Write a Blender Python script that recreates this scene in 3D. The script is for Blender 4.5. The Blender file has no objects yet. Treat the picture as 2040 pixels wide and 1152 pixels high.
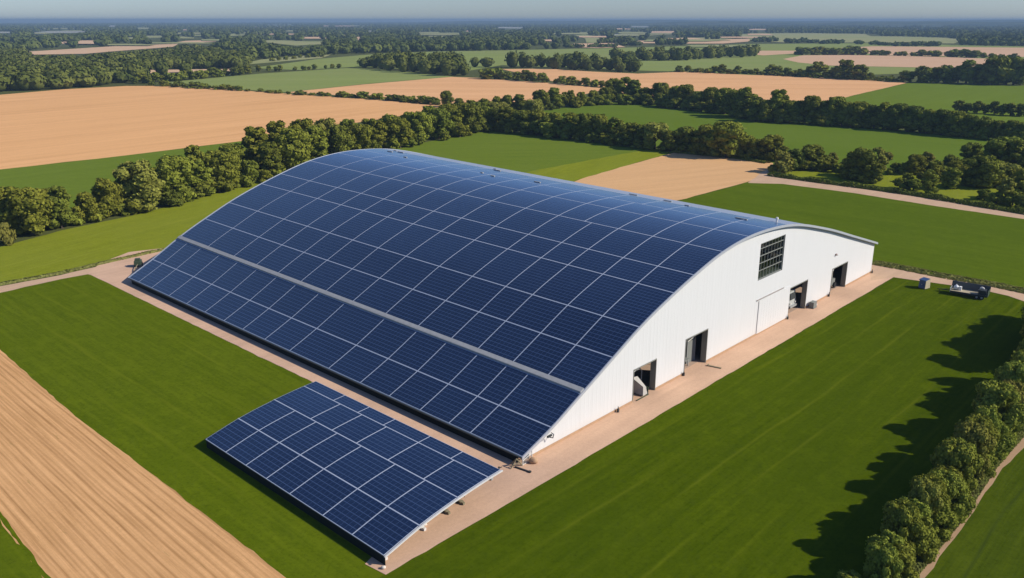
import bpy, bmesh, math, random
import numpy as np
from mathutils import Vector
from mathutils.geometry import tessellate_polygon

# ------------------------------------------------------------------ scene, camera geometry
sc = bpy.context.scene
COL = sc.collection
F, CX, CY, HY, H = 1677., 1020., 576., 40., 45.
PITCH = math.atan((CY - HY) / F)
CP, SP = math.cos(PITCH), math.sin(PITCH)

def P(px, py, z=0.):
    """survey helper: the world point at height z seen at that place of the photograph"""
    a = (px - CX) / F; b = -(py - CY) / F
    d = (a, CP + b * SP, -SP + b * CP); t = (z - H) / d[2]
    return (d[0] * t, d[1] * t, z)

def proj(x, y, z):
    zz = z - H; fw = y * CP - zz * SP; up = y * SP + zz * CP
    return (CX + F * x / fw, CY - F * up / fw)

AZA = math.atan((-870 - CX) / math.hypot(F, CY - HY))
A = (math.sin(AZA), math.cos(AZA)); B = (math.cos(AZA), -math.sin(AZA))
O = P(1047, 918)
def W(a, b, z=0.):
    return (O[0] + a * A[0] + b * B[0], O[1] + a * A[1] + b * B[1], z)
def inv(p):
    return ((p[0]-O[0])*A[0]+(p[1]-O[1])*A[1], (p[0]-O[0])*B[0]+(p[1]-O[1])*B[1])
BARN_ROT = math.atan2(B[1], B[0])

cam = bpy.data.cameras.new('camera'); co = bpy.data.objects.new('camera', cam); COL.objects.link(co)
cam.sensor_width = 36.; cam.sensor_fit = 'HORIZONTAL'; cam.lens = 36. * F / 2040.
cam.clip_end = 60000.; cam.clip_start = .5
co.location = (0, 0, H); co.rotation_euler = (math.pi / 2 - PITCH, 0, 0)
sc.camera = co

# ------------------------------------------------------------------ light
SUN_AZ, SUN_EL = math.radians(101), math.radians(34)        # clockwise from the view direction (+Y)
ws = bpy.data.worlds.new('World'); sc.world = ws; ws.use_nodes = True
nt = ws.node_tree; nt.nodes.clear()
sky = nt.nodes.new('ShaderNodeTexSky'); sky.sky_type = 'NISHITA'; sky.sun_disc = False
sky.sun_elevation = SUN_EL; sky.sun_rotation = SUN_AZ
sky.air_density = 1.0; sky.dust_density = 0.4; sky.ozone_density = 1.2; sky.altitude = 0
tint = nt.nodes.new('ShaderNodeMix'); tint.data_type = 'RGBA'; tint.blend_type = 'MULTIPLY'
tint.inputs[0].default_value = 1.; tint.inputs[7].default_value = (.535, .68, 1.03, 1)
bg = nt.nodes.new('ShaderNodeBackground'); bg.inputs[1].default_value = .114
wo = nt.nodes.new('ShaderNodeOutputWorld')
nt.links.new(sky.outputs[0], tint.inputs[6]); nt.links.new(tint.outputs[2], bg.inputs[0]); nt.links.new(bg.outputs[0], wo.inputs[0])
sl = bpy.data.lights.new('sun', 'SUN'); sl.energy = 5.0; sl.angle = math.radians(.5); sl.color = (1., .93, .82)
so = bpy.data.objects.new('sun', sl); COL.objects.link(so)
sd = Vector((math.sin(SUN_AZ) * math.cos(SUN_EL), math.cos(SUN_AZ) * math.cos(SUN_EL), math.sin(SUN_EL)))
so.rotation_euler = sd.to_track_quat('Z', 'Y').to_euler(); so.location = (300, -60, 200)
sc.view_settings.view_transform = 'Standard'; sc.view_settings.look = 'None'
sc.view_settings.gamma = 1.; sc.view_settings.exposure = 0.12
sc.render.engine = 'CYCLES'
cy = sc.cycles; cy.max_bounces = 5; cy.diffuse_bounces = 3; cy.glossy_bounces = 3; cy.transmission_bounces = 3
cy.transparent_max_bounces = 6; cy.volume_bounces = 0; cy.use_denoising = True

# ------------------------------------------------------------------ materials
class NT:
    def __init__(s, name):
        s.m = bpy.data.materials.new(name); s.m.use_nodes = True; s.t = s.m.node_tree; s.t.nodes.clear()
        s.out = s.t.nodes.new('ShaderNodeOutputMaterial')
    def n(s, typ, **kw):
        x = s.t.nodes.new('ShaderNode' + typ)
        for k, v in kw.items(): setattr(x, k, v)
        return x
    def l(s, a, b): s.t.links.new(a, b)
    def val(s, v, sock):
        if isinstance(v, bpy.types.NodeSocket): s.l(v, sock)
        else: sock.default_value = v
    def math(s, op, a, b=None, clamp=False):
        x = s.n('Math', operation=op, use_clamp=clamp); s.val(a, x.inputs[0])
        if b is not None: s.val(b, x.inputs[1])
        return x.outputs[0]
    def ramp(s, v, lo, hi):
        x = s.n('MapRange'); s.val(v, x.inputs[0]); x.inputs[1].default_value = lo; x.inputs[2].default_value = hi
        return x.outputs[0]
    def mix(s, f, a, b, mode='MIX'):
        x = s.n('Mix', data_type='RGBA', blend_type=mode); s.val(f, x.inputs[0])
        for v, k in ((a, 6), (b, 7)):
            if isinstance(v, bpy.types.NodeSocket): s.l(v, x.inputs[k])
            else: x.inputs[k].default_value = (*v[:3], 1)
        return x.outputs[2]
    def noise(s, vec, scale, detail=3., rough=.55, dist=0.):
        x = s.n('TexNoise'); s.l(vec, x.inputs['Vector']); x.inputs['Scale'].default_value = scale
        x.inputs['Detail'].default_value = detail; x.inputs['Roughness'].default_value = rough; x.inputs['Distortion'].default_value = dist
        return x.outputs['Fac']
    def coords(s, ang=0., size=(1, 1, 1), which='Object'):
        c = s.n('TexCoord'); mp = s.n('Mapping', vector_type='TEXTURE')
        mp.inputs['Rotation'].default_value = (0, 0, ang); mp.inputs['Scale'].default_value = size
        s.l(c.outputs[which], mp.inputs[0]); return mp.outputs[0]
    def bsdf(s, color, rough=.8, spec=.3, metal=0., bump=None, bs=.3, bd=.05):
        x = s.n('BsdfPrincipled'); s.val(color if isinstance(color, bpy.types.NodeSocket) else (*color, 1), x.inputs['Base Color'])
        s.val(rough, x.inputs['Roughness']); x.inputs['Specular IOR Level'].default_value = spec; x.inputs['Metallic'].default_value = metal
        if bump is not None:
            b = s.n('Bump'); b.inputs['Strength'].default_value = bs; b.inputs['Distance'].default_value = bd
            s.l(bump, b.inputs['Height']); s.l(b.outputs[0], x.inputs['Normal'])
        s.l(x.outputs[0], s.out.inputs[0]); return x

def mat_plain(name, c, rough=.6, spec=.4, metal=0., var=.12, scale=1.5):
    m = NT(name); v = m.coords(0, (1, 1, 1)); n = m.noise(v, scale, 4)
    m.bsdf(m.mix(n, [k * (1 - var) for k in c], [min(1, k * (1 + var)) for k in c]), rough, spec, metal); return m.m

def mat_field(name, c1, c2, ang, along=40., across=2., patch=35., c3=None, lines=0., line_gap=6., fine=.7, line_c=None, bs=.25, bd=.06, contrast=(.36, .64)):
    m = NT(name)
    st = m.noise(m.coords(ang, (along, across, 1)), 1., 4., .6, .4)
    st2 = m.noise(m.coords(ang, (along * .35, across * .3, 1)), 1., 3., .6, .2)
    pa = m.noise(m.coords(0, (patch, patch, patch)), 1., 3.)
    fi = m.noise(m.coords(0, (fine, fine, fine)), 1., 3., .7)
    fi2 = m.noise(m.coords(ang, (fine * 5, fine * .55, 1)), 1., 4., .7)
    f = m.math('ADD', m.math('MULTIPLY', st, .34), m.math('MULTIPLY', st2, .24))
    f = m.math('ADD', f, m.math('ADD', m.math('MULTIPLY', fi, .20), m.math('MULTIPLY', fi2, .22)))
    f = m.ramp(f, *contrast)
    col = m.mix(f, c1, c2)
    if c3 is not None: col = m.mix(m.math('MULTIPLY', m.ramp(pa, .40, .66), .7), col, c3)
    if fine < 1.5 and c1[1] > c1[0]:
        sp = m.ramp(m.noise(m.coords(0, (.42, .42, .42)), 1., 3., .75), .50, .70); sp2 = m.ramp(m.noise(m.coords(0, (2.6, 2.6, 2.6)), 1., 4., .7), .50, .68)
        col = m.mix(m.math('MULTIPLY', sp, .42), col, [k * .62 for k in c1]); col = m.mix(m.math('MULTIPLY', sp2, .30), col, [k * 1.12 for k in c2])
    if lines:
        # wheel lines: thin, wavering, broken
        wv = m.noise(m.coords(ang, (30, 9, 1)), 1., 2.)
        cs = m.n('SeparateXYZ'); m.l(m.coords(ang, (1, 1, 1)), cs.inputs[0])
        y = m.math('ADD', cs.outputs[1], m.math('MULTIPLY', wv, line_gap * .55))
        fr = m.math('FRACT', m.math('DIVIDE', y, line_gap))
        d = m.math('ABSOLUTE', m.math('SUBTRACT', fr, .5))
        ln = m.math('SUBTRACT', 1., m.ramp(d, 0., .075))
        brk = m.ramp(m.noise(m.coords(ang, (24, 3, 1)), 1., 3.), .42, .62)
        col = m.mix(m.math('MULTIPLY', m.math('MULTIPLY', ln, brk), lines), col, line_c or c2)
    m.bsdf(col, 1., .0, bump=m.math('ADD', fi, st2), bs=bs, bd=bd); return m.m

def mat_leaf(name, dark, light, trans=.14):
    m = NT(name)
    v = m.coords(0, (1.9, 1.9, 1.9)); n = m.noise(v, 1., 2.)
    g = m.n('NewGeometry'); oi = m.n('ObjectInfo')
    f = m.math('ADD', m.math('MULTIPLY', g.outputs['Random Per Island'], .45), m.math('MULTIPLY', m.ramp(n, .3, .7), .35))
    f = m.math('ADD', f, m.math('MULTIPLY', oi.outputs['Random'], .30))
    col = m.mix(f, dark, light)
    hs = m.n('HueSaturation'); m.l(col, hs.inputs['Color'])
    m.l(m.math('ADD', m.math('MULTIPLY', oi.outputs['Random'], .03), .492), hs.inputs['Hue'])
    d = m.n('BsdfDiffuse'); t = m.n('BsdfTranslucent'); mx = m.n('MixShader'); mx.inputs[0].default_value = trans
    m.l(hs.outputs[0], d.inputs[0]); m.l(hs.outputs[0], t.inputs[0]); m.l(d.outputs[0], mx.inputs[1]); m.l(t.outputs[0], mx.inputs[2])
    m.l(mx.outputs[0], m.out.inputs[0]); return m.m

def mat_far_leaf(name, dark, light):
    m = NT(name); at = m.n('Attribute', attribute_name='tone'); g = m.n('NewGeometry')
    f = m.math('ADD', m.math('MULTIPLY', at.outputs['Fac'], .7), m.math('MULTIPLY', g.outputs['Random Per Island'], .3))
    m.bsdf(m.mix(f, dark, light), 1., .0); return m.m

LEAF = {
    'dark':  mat_leaf('leaf_dark', (.058, .074, .012), (.235, .245, .036)),
    'mid':   mat_leaf('leaf_mid', (.075, .090, .012), (.290, .285, .040)),
    'olive': mat_leaf('leaf_olive', (.095, .098, .018), (.320, .300, .062)),
    'deep':  mat_leaf('leaf_deep', (.046, .064, .012), (.190, .208, .034)),
    'hedge': mat_leaf('leaf_hedgerow', (.085, .105, .014), (.30, .31, .048)),
}
BARK = mat_plain('bark', (.09, .07, .05), .9, .1)
FARLEAF = mat_far_leaf('far_leaf', (.036, .056, .018), (.140, .160, .038))
NEARWOOD = mat_far_leaf('wood_leaf', (.042, .060, .013), (.165, .175, .038))

def mat_panel():
    m = NT('solar_glass')
    uv = m.n('UVMap'); s = m.n('SeparateXYZ'); m.l(uv.outputs[0], s.inputs[0])
    def line(c, w):
        fr = m.math('FRACT', c); d = m.math('ABSOLUTE', m.math('SUBTRACT', fr, .5))
        return m.math('GREATER_THAN', d, .5 - w)
    lu = line(s.outputs[0], .035); lv = line(s.outputs[1], .06)
    ln = m.math('MAXIMUM', m.math('MULTIPLY', lu, .65), lv)
    oi = m.n('ObjectInfo'); v = m.coords(0, (5, 5, 5)); n = m.noise(v, 1., 3.)
    fl = m.n('VectorMath', operation='FLOOR'); m.l(uv.outputs[0], fl.inputs[0])
    wn = m.n('TexWhiteNoise', noise_dimensions='2D'); m.l(fl.outputs[0], wn.inputs[0])
    f = m.math('ADD', m.math('MULTIPLY', oi.outputs['Random'], .45), m.math('MULTIPLY', n, .35))
    f = m.math('ADD', f, m.math('MULTIPLY', wn.outputs[0], .2))
    base = m.mix(f, (.0035, .0090, .032), (.0095, .0210, .056))
    col = m.mix(m.math('MULTIPLY', ln, .7), base, (.065, .100, .18))
    x = m.bsdf(col, .17, 1.0, bump=m.noise(m.coords(0, (2.5, 2.5, 2.5)), 1., 2.), bs=.05, bd=.05)
    x.inputs['Sheen Weight'].default_value = .42; x.inputs['Sheen Roughness'].default_value = .30; x.inputs['Sheen Tint'].default_value = (.45, .72, 1, 1)
    return m.m
GLASS = mat_panel()
FRAME = mat_plain('panel_frame_aluminium', (.44, .48, .54), .5, .4, .0, .08)
TRIM = mat_plain('galvanised_trim', (.42, .44, .47), .45, .5, .2, .1)
DECK = mat_plain('roof_sheet', (.30, .34, .40), .45, .5, .1, .12)
def mat_white():
    m = NT('white_ribbed_cladding'); v = m.coords(0, (1, 1, 1))
    s = m.n('SeparateXYZ'); m.l(v, s.inputs[0])
    n = m.noise(m.coords(0, (.5, .5, 9)), 1., 4.); n2 = m.noise(m.coords(0, (6, 6, 6)), 1., 3.)
    low = m.math('MULTIPLY', m.math('SUBTRACT', 1., m.ramp(s.outputs[2], 0., 1.2)), m.ramp(n2, .35, .7))
    col = m.mix(m.ramp(n, .35, .75), (.635, .635, .62), (.605, .605, .59))
    col = m.mix(m.math('MULTIPLY', low, .35), col, (.50, .42, .33))
    m.bsdf(col, .55, .3); return m.m
WHITE = mat_white()
TANBASE = mat_plain('rusty_plinth', (.42, .27, .16), .9, .1, 0, .25)
DARK = mat_plain('dark_steel', (.035, .04, .04), .6, .3)
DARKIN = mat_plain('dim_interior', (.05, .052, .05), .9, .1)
GREYIN = mat_plain('grey_lining', (.19, .20, .18), .8, .2)
GREY = mat_plain('grey_metal', (.30, .31, .30), .5, .4)
PALE = mat_plain('pale_paint', (.62, .60, .55), .6, .3)
BLUE = mat_plain('blue_paint', (.035, .07, .16), .5, .4)
GREEN = mat_plain('green_paint', (.05, .075, .045), .6, .3)
WOODM = mat_plain('weathered_timber', (.22, .19, .12), .9, .1, 0, .3)
TANW = mat_plain('tan_board', (.42, .36, .24), .9, .1, 0, .2)
STONE = mat_plain('pale_stone', (.62, .55, .46), .9, .1, 0, .2)
RUBBER = mat_plain('tyre_rubber', (.02, .02, .02), .8, .2)
WGLASS = None
def mat_wglass():
    m = NT('window_glass'); tr = m.n('BsdfTransparent'); tr.inputs[0].default_value = (.75, .78, .75, 1)
    g = m.n('BsdfGlossy'); g.inputs['Roughness'].default_value = .05; mx = m.n('MixShader'); mx.inputs[0].default_value = .12
    m.l(tr.outputs[0], mx.inputs[1]); m.l(g.outputs[0], mx.inputs[2]); m.l(mx.outputs[0], m.out.inputs[0]); return m.m
WGLASS = mat_wglass()
def mat_gravel(name, c, patch=9.):
    m = NT(name)
    n1 = m.noise(m.coords(0, (patch, patch, patch)), 1., 4.); n2 = m.noise(m.coords(0, (.35, .35, .35)), 1., 4., .7)
    n3 = m.noise(m.coords(BARN_ROT, (14, 1.6, 1)), 1., 3., .6, .5)
    f = m.math('ADD', m.math('MULTIPLY', n1, .4), m.math('ADD', m.math('MULTIPLY', n2, .3), m.math('MULTIPLY', n3, .3)))
    m.bsdf(m.mix(m.ramp(f, .32, .68), [k * .76 for k in c], [min(1, k * 1.12) for k in c]), .95, .1, bump=n2, bs=.3, bd=.05); return m.m
APRON = mat_gravel('apron_gravel', (.60, .39, .255))
ROADM = mat_gravel('road_gravel', (.56, .375, .235), 14)

# ------------------------------------------------------------------ object helpers
def tag(o, label=None, cat=None, group=None, kind=None):
    if label: o['label'] = label
    if cat: o['category'] = cat
    if group: o['group'] = group
    if kind: o['kind'] = kind
    return o
def empty(name, loc=(0, 0, 0), rot=0., parent=None):
    o = bpy.data.objects.new(name, None); COL.objects.link(o); o.location = loc; o.rotation_euler = (0, 0, rot)
    o.empty_display_size = .5; o.parent = parent; return o

class MB:
    """collects simple solids; build() links them as ONE mesh object"""
    def __init__(s): s.v = []; s.f = []; s.mi = []; s.uv = {}
    def add(s, vs, fs, mi=0):
        k = len(s.v); s.v += [tuple(p) for p in vs]
        for f in fs: s.f.append([i + k for i in f]); s.mi.append(mi)
        return s
    def hexa(s, p, mi=0):       # bottom 4 ccw, top 4 ccw
        return s.add(p, [(3, 2, 1, 0), (4, 5, 6, 7), (0, 1, 5, 4), (1, 2, 6, 5), (2, 3, 7, 6), (3, 0, 4, 7)], mi)
    def box(s, x0, x1, y0, y1, z0, z1, mi=0):
        return s.hexa([(x0, y0, z0), (x1, y0, z0), (x1, y1, z0), (x0, y1, z0), (x0, y0, z1), (x1, y0, z1), (x1, y1, z1), (x0, y1, z1)], mi)
    def bar(s, p, q, w, n=6, mi=0, w2=None):
        p = Vector(p); q = Vector(q); d = (q - p).normalized(); u = d.orthogonal().normalized(); v = d.cross(u)
        w2 = w if w2 is None else w2
        vs = []
        for c, r in ((p, w), (q, w2)):
            for i in range(n):
                t = 2 * math.pi * i / n; vs.append(c + r * (math.cos(t) * u + math.sin(t) * v))
        fs = [(i, (i + 1) % n, n + (i + 1) % n, n + i) for i in range(n)] + [tuple(range(n - 1, -1, -1)), tuple(range(n, 2 * n))]
        return s.add(vs, fs, mi)
    def tube(s, pts, w, n=6, mi=0):
        for i in range(len(pts) - 1): s.bar(pts[i], pts[i + 1], w, n, mi)
        return s
    def lump(s, c, r, seed=0, mi=0, n=9, m=6, rough=.15):
        rn = random.Random(seed); vs = [(c[0], c[1], c[2] + r[2])]
        for j in range(1, m):
            th = math.pi * j / m
            for i in range(n):
                ph = 2 * math.pi * i / n; k = 1 + rn.uniform(-rough, rough)
                vs.append((c[0] + r[0] * k * math.sin(th) * math.cos(ph), c[1] + r[1] * k * math.sin(th) * math.sin(ph), c[2] + r[2] * k * math.cos(th)))
        vs.append((c[0], c[1], c[2] - r[2])); L = len(vs) - 1; fs = []
        for i in range(n):
            fs.append((0, 1 + i, 1 + (i + 1) % n)); fs.append((L, L - n + (i + 1) % n, L - n + i))
            for j in range(m - 2):
                a = 1 + j * n + i; b = 1 + j * n + (i + 1) % n; fs.append((a, a + n, b + n, b))
        return s.add(vs, fs, mi)
    def disc(s, c, r, w, axis='y', n=16, mi=0):
        d = {'x': (w, 0, 0), 'y': (0, w, 0)}[axis]
        return s.bar((c[0] - d[0] / 2, c[1] - d[1] / 2, c[2]), (c[0] + d[0] / 2, c[1] + d[1] / 2, c[2]), r, n, mi)
    def mesh(s, name, mats):
        me = bpy.data.meshes.new(name); me.from_pydata(s.v, [], s.f)
        for m in (mats if isinstance(mats, (list, tuple)) else [mats]): me.materials.append(m)
        me.polygons.foreach_set('material_index', s.mi)
        if s.uv:
            ul = me.uv_layers.new(name='UVMap')
            for pi, co_ in s.uv.items():
                p = me.polygons[pi]
                for k, li in enumerate(p.loop_indices): ul.data[li].uv = co_[k]
        me.update(); return me
    def build(s, name, mats, parent=None, smooth=False):
        o = bpy.data.objects.new(name, s.mesh(name, mats)); COL.objects.link(o); o.parent = parent
        if smooth: o.data.polygons.foreach_set('use_smooth', [True] * len(o.data.polygons))
        return o

def sheet(name, pts, z, mat, jitter=.0, step=None, seed=1, kind='structure', label=None):
    """a flat ground sheet; its edge is cut into short steps and roughened a little"""
    rn = random.Random(seed); out = []
    n = len(pts)
    for i in range(n):
        p = pts[i]; q = pts[(i + 1) % n]; L = math.hypot(q[0] - p[0], q[1] - p[1]); st = step or max(L, 1)
        k = max(1, min(120, int(L / st)))
        nx, ny = -(q[1] - p[1]) / max(L, .01), (q[0] - p[0]) / max(L, .01)
        for j in range(k):
            t = j / k; o_ = rn.gauss(0, jitter) if j else 0
            out.append((p[0] + (q[0] - p[0]) * t + nx * o_, p[1] + (q[1] - p[1]) * t + ny * o_, z))
    tris = tessellate_polygon([[Vector(p) for p in out]])
    fs = []
    for t in tris:
        a, b, c = (out[i] for i in t)
        cr = (b[0] - a[0]) * (c[1] - a[1]) - (b[1] - a[1]) * (c[0] - a[0])
        if abs(cr) > 1e-9: fs.append(tuple(t) if cr > 0 else tuple(reversed(t)))
    me = bpy.data.meshes.new(name); me.from_pydata(out, [], fs); me.materials.append(mat)
    o = bpy.data.objects.new(name, me); COL.objects.link(o)
    tag(o, label, None, None, kind); return o

def pix(*pts): return [P(*p) for p in pts]
def dirang(p, q):
    a, b = P(*p), P(*q); return math.atan2(b[1] - a[1], b[0] - a[0])
ANG_A = math.atan2(A[1], A[0]); ANG_B = math.atan2(B[1], B[0])

# ------------------------------------------------------------------ ground and fields
m = NT('rough_ground'); n1 = m.noise(m.coords(0, (60, 60, 60)), 1., 5.); n2 = m.noise(m.coords(0, (3, 3, 3)), 1., 4.)
m.bsdf(m.mix(m.math('MULTIPLY', m.math('ADD', n1, n2), .5), (.035, .05, .014), (.12, .125, .035)), 1., .05); GROUND = m.m
RAD = 19500.
sheet('ground', [(RAD * math.cos(t * math.pi / 24), RAD * math.sin(t * math.pi / 24), 0) for t in range(48)], 0., GROUND)

LG1, LG2 = (.058, .088, .002), (.125, .158, .006)
M_lawn_a = mat_field('lawn_along', LG1, LG2, ANG_A, 26, 1.6, 22, (.085, .118, .003), .4, 5.2, .8, (.16, .18, .010))
M_lawn_b = mat_field('lawn_across', (.034, .060, .001), (.088, .118, .003), ANG_B, 30, 1.8, 24, (.054, .082, .002), .45, 4.6, .8, (.125, .145, .008))
M_green_r = mat_field('grass_right', (.066, .102, .004), (.108, .150, .009), ANG_A, 60, 5, 40, (.074, .112, .006), .3, 12, 1.1, (.125, .155, .015))
M_green = mat_field('crop_green', (.110, .155, .016), (.150, .205, .026), dirang((0, 338), (460, 285)), 120, 9, 60, (.125, .175, .018), 0, 6, 1.2)
M_green_d = mat_field('crop_green_deep', (.095, .145, .014), (.132, .185, .022), dirang((1120, 235), (1900, 295)), 160, 16, 70, (.108, .160, .015), 0, 6, 1.4)
M_green_y = mat_field('meadow_yellow', (.150, .178, .010), (.240, .262, .020), dirang((0, 500), (480, 385)), 34, 3, 30, (.20, .225, .022), .3, 6, 1., (.29, .29, .05))
M_green_m = mat_field('meadow_mid', (.100, .150, .014), (.155, .200, .022), dirang((820, 300), (1290, 293)), 60, 4, 40, (.13, .175, .018), .25, 9, 1.2, (.2, .22, .04))
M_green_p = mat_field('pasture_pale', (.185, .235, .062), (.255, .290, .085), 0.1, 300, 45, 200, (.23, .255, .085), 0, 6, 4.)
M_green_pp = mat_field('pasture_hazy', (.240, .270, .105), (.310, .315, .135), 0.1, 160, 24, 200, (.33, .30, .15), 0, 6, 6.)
TAN1, TAN2 = (.60, .325, .135), (.78, .435, .195)
M_tan = mat_field('stubble_tan', TAN1, TAN2, dirang((0, 330), (850, 225)), 260, 13, 120, (.70, .385, .165), .55, 13, 1.5, (.56, .30, .125), contrast=(.41, .60))
M_tan2 = mat_field('stubble_tan_far', (.62, .34, .155), (.74, .42, .20), dirang((630, 180), (1200, 182)), 260, 26, 160, None, .25, 22, 3., (.52, .29, .15), contrast=(.41, .60))
M_tan3 = mat_field('stubble_tan_mid', (.56, .325, .145), (.70, .425, .205), dirang((1175, 362), (1500, 330)), 90, 4.0, 60, None, .3, 7, 1.2, (.48, .30, .16), contrast=(.34, .68))
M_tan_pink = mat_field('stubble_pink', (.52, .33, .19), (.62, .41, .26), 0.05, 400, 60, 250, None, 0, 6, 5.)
AF = dirang((60, 750), (500, 1098))
def mat_furrow():
    m = NT('furrowed_soil')
    wv = m.noise(m.coords(AF, (26, 7, 1)), 1., 2.); cs = m.n('SeparateXYZ'); m.l(m.coords(AF), cs.inputs[0])
    y = m.math('ADD', cs.outputs[1], m.math('MULTIPLY', wv, .55))
    def rows(gap, w):
        fr = m.math('FRACT', m.math('DIVIDE', y, gap)); return m.math('SUBTRACT', 1., m.ramp(m.math('ABSOLUTE', m.math('SUBTRACT', fr, .5)), 0., w))
    b1 = m.ramp(m.noise(m.coords(AF, (16, .62, 1)), 1., 4., .7), .30, .66); b2 = m.ramp(m.noise(m.coords(AF, (26, 1.9, 1)), 1., 3., .6), .38, .62)
    f = m.math('MAXIMUM', m.math('MULTIPLY', rows(.78, .30), b1), m.math('MULTIPLY', m.math('MULTIPLY', rows(1.56, .16), b2), .6))
    a = m.noise(m.coords(AF, (14, .35, 1)), 1., 4., .7); c = m.noise(m.coords(0, (12, 12, 12)), 1., 3.); d = m.noise(m.coords(0, (.4, .4, .4)), 1., 4., .7)
    col = m.mix(m.ramp(a, .35, .62), (.52, .285, .115), (.72, .405, .175))
    col = m.mix(m.math('MULTIPLY', m.ramp(d, .45, .7), .35), col, (.45, .25, .105))
    col = m.mix(m.math('MULTIPLY', m.ramp(c, .42, .7), .3), col, (.78, .45, .205))
    col = m.mix(m.math('MULTIPLY', f, .80), col, (.27, .130, .045))
    gr = m.math('MULTIPLY', m.ramp(m.noise(m.coords(AF, (5, .5, 1)), 1., 4.), .67, .74), .4)
    col = m.mix(gr, col, (.15, .14, .03))
    m.bsdf(col, 1., .0, bump=m.math('SUBTRACT', d, f), bs=.2, bd=.05); return m.m
M_furrow = mat_furrow()

def field(name, pts, z, mat, jit=.25, step=4., seed=3, kind='structure', label=None):
    return sheet(name, pts, z, mat, jit * .4, step * 1.6, seed, kind, label)

# lawns round the barn
field('lawn', [W(-4.3, -60), W(-4.3, -3.0), W(108, -3.0), P(175, 543), P(-110, 610), P(-400, 560), W(60, -75), W(20, -75)], .012, M_lawn_a, .12, 1.5)
field('lawn', [W(-4.28, -60), W(-44, -60), W(-44, 120), P(2200, 640), P(2040, 597), P(1962, 578), P(1830, 557), P(1780, 552), W(-4.28, 96)], .012, M_lawn_b, .12, 1.5, 5)
field('stubble_field', pix((-360, 420), (-110, 602), (0, 697), (150, 830), (360, 988), (570, 1152), (700, 1250), (500, 1500), (-500, 1500), (-900, 900)), .022, M_furrow, .12, .8, 7)
field('grass_corner', pix((-160, 850), (-60, 960), (15, 1060), (62, 1120), (100, 1165), (140, 1230), (-100, 1500), (-500, 1300)), .034, M_lawn_a, .3, .8, 8)
field('grass_streak', pix((-20, 1000), (6, 1028), (40, 1075), (62, 1100), (76, 1125), (110, 1160), (100, 1165), (66, 1130), (48, 1100), (20, 1060), (-12, 1020)), .036, M_lawn_a, .12, .5, 9)
# gravel apron and roads
field('apron', [W(-4.4, -22.6), W(-1.9, -22.9), W(-1.2, -21), W(2.5, -19.5), W(5.5, -12), W(6, -3.7), W(50, -3.75), W(106.6, -3.7), W(112, 1), W(116, 8), W(112, 20), W(60, 60), W(6, 104), W(0, 101.5), W(-4.2, 96.5), W(-4.3, 50), W(-4.45, 0)], .045, APRON, .10, .9, 11)
field('dirt_road', pix((-700, 730), (-110, 600), (0, 571), (120, 549), (230, 523), (300, 505), (330, 500), (330, 540), (230, 560), (175, 547), (120, 557), (0, 584), (-110, 610), (-700, 755)), .038, ROADM, .18, 1.2, 12)
field('dirt_road', pix((1735, 526), (1800, 538), (1891, 556), (1969, 569), (2040, 585), (2300, 650), (2300, 680), (2040, 601), (2008, 590), (1968, 581), (1902, 570), (1830, 560), (1780, 553), (1735, 560)), .05, ROADM, .15, 1.2, 13)
# fields, near to far
field('meadow', pix((-700, 720), (-110, 595), (0, 566), (120, 544), (230, 518), (300, 500), (420, 480), (620, 440), (620, 330), (480, 372), (285, 425), (120, 460), (10, 490), (-300, 560), (-900, 700)), .026, M_green_y, .3, 2.)
field('crop_field', pix((-700, 400), (0, 338), (250, 310), (500, 279), (600, 262), (600, 330), (400, 385), (200, 430), (0, 478), (-500, 600)), .018, M_green, .4, 4.)
field('stubble_field', pix((-900, 300), (-300, 215), (0, 189), (130, 178), (250, 171.5), (330, 171.5), (430, 177), (590, 188), (740, 198), (905, 213), (860, 222), (740, 240), (640, 257), (500, 279), (250, 310), (0, 338), (-700, 402)), .03, M_tan, .5, 6.)
field('meadow', pix((700, 310), (800, 292), (900, 274), (985, 258), (1150, 277), (1300, 296), (1235, 308), (1060, 342), (900, 370), (700, 420)), .02, M_green_m, .4, 4.)
field('meadow', pix((1020, 352), (1060, 341), (1235, 308), (1305, 296), (1345, 303), (1250, 330), (1160, 356), (1100, 376)), .028, M_green_y, .4, 3.)
field('stubble_field', pix((1130, 368), (1160, 356), (1250, 330), (1344, 304), (1400, 309), (1460, 314), (1540, 325), (1545, 338), (1515, 356), (1440, 376), (1368, 396), (1200, 430)), .034, M_tan3, .35, 2.5)
field('crop_field', pix((1330, 408), (1368, 396), (1440, 377), (1500, 361), (1560, 366), (1700, 384), (1850, 408), (2040, 436), (2500, 515), (2500, 720), (2040, 583), (1880, 552), (1735, 524), (1600, 500)), .024, M_green_r, .3, 2.5)
field('dirt_road', pix((1490, 365), (1520, 342), (1545, 334), (1560, 340), (1545, 350), (1600, 357), (1700, 371), (1850, 395), (2040, 424), (2500, 500), (2500, 520), (2040, 437), (1850, 409), (1700, 385), (1560, 367)), .048, ROADM, .2, 1.6, 14)
field('meadow', pix((1545, 349), (1560, 330), (1700, 330), (1850, 345), (2040, 360), (2500, 400), (2500, 498), (2040, 423), (1850, 394), (1700, 370), (1600, 356)), .03, M_green_y, .4, 3., 15)
field('crop_field', pix((1075, 222), (1120, 214), (1172, 206), (1272, 204), (1375, 217), (1460, 227), (1522, 240), (1646, 247), (1763, 255), (1910, 271), (2100, 285), (2500, 318), (2500, 370), (2000, 340), (1560, 332), (1460, 312), (1300, 292), (1150, 268), (1090, 232)), .02, M_green_d, .5, 5.)
field('crop_field', pix((1560, 232), (1640, 208), (1690, 193), (1811, 165), (2040, 171), (2400, 180), (2400, 262), (2040, 250), (1760, 240)), .03, M_green, .5, 8.)
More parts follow.
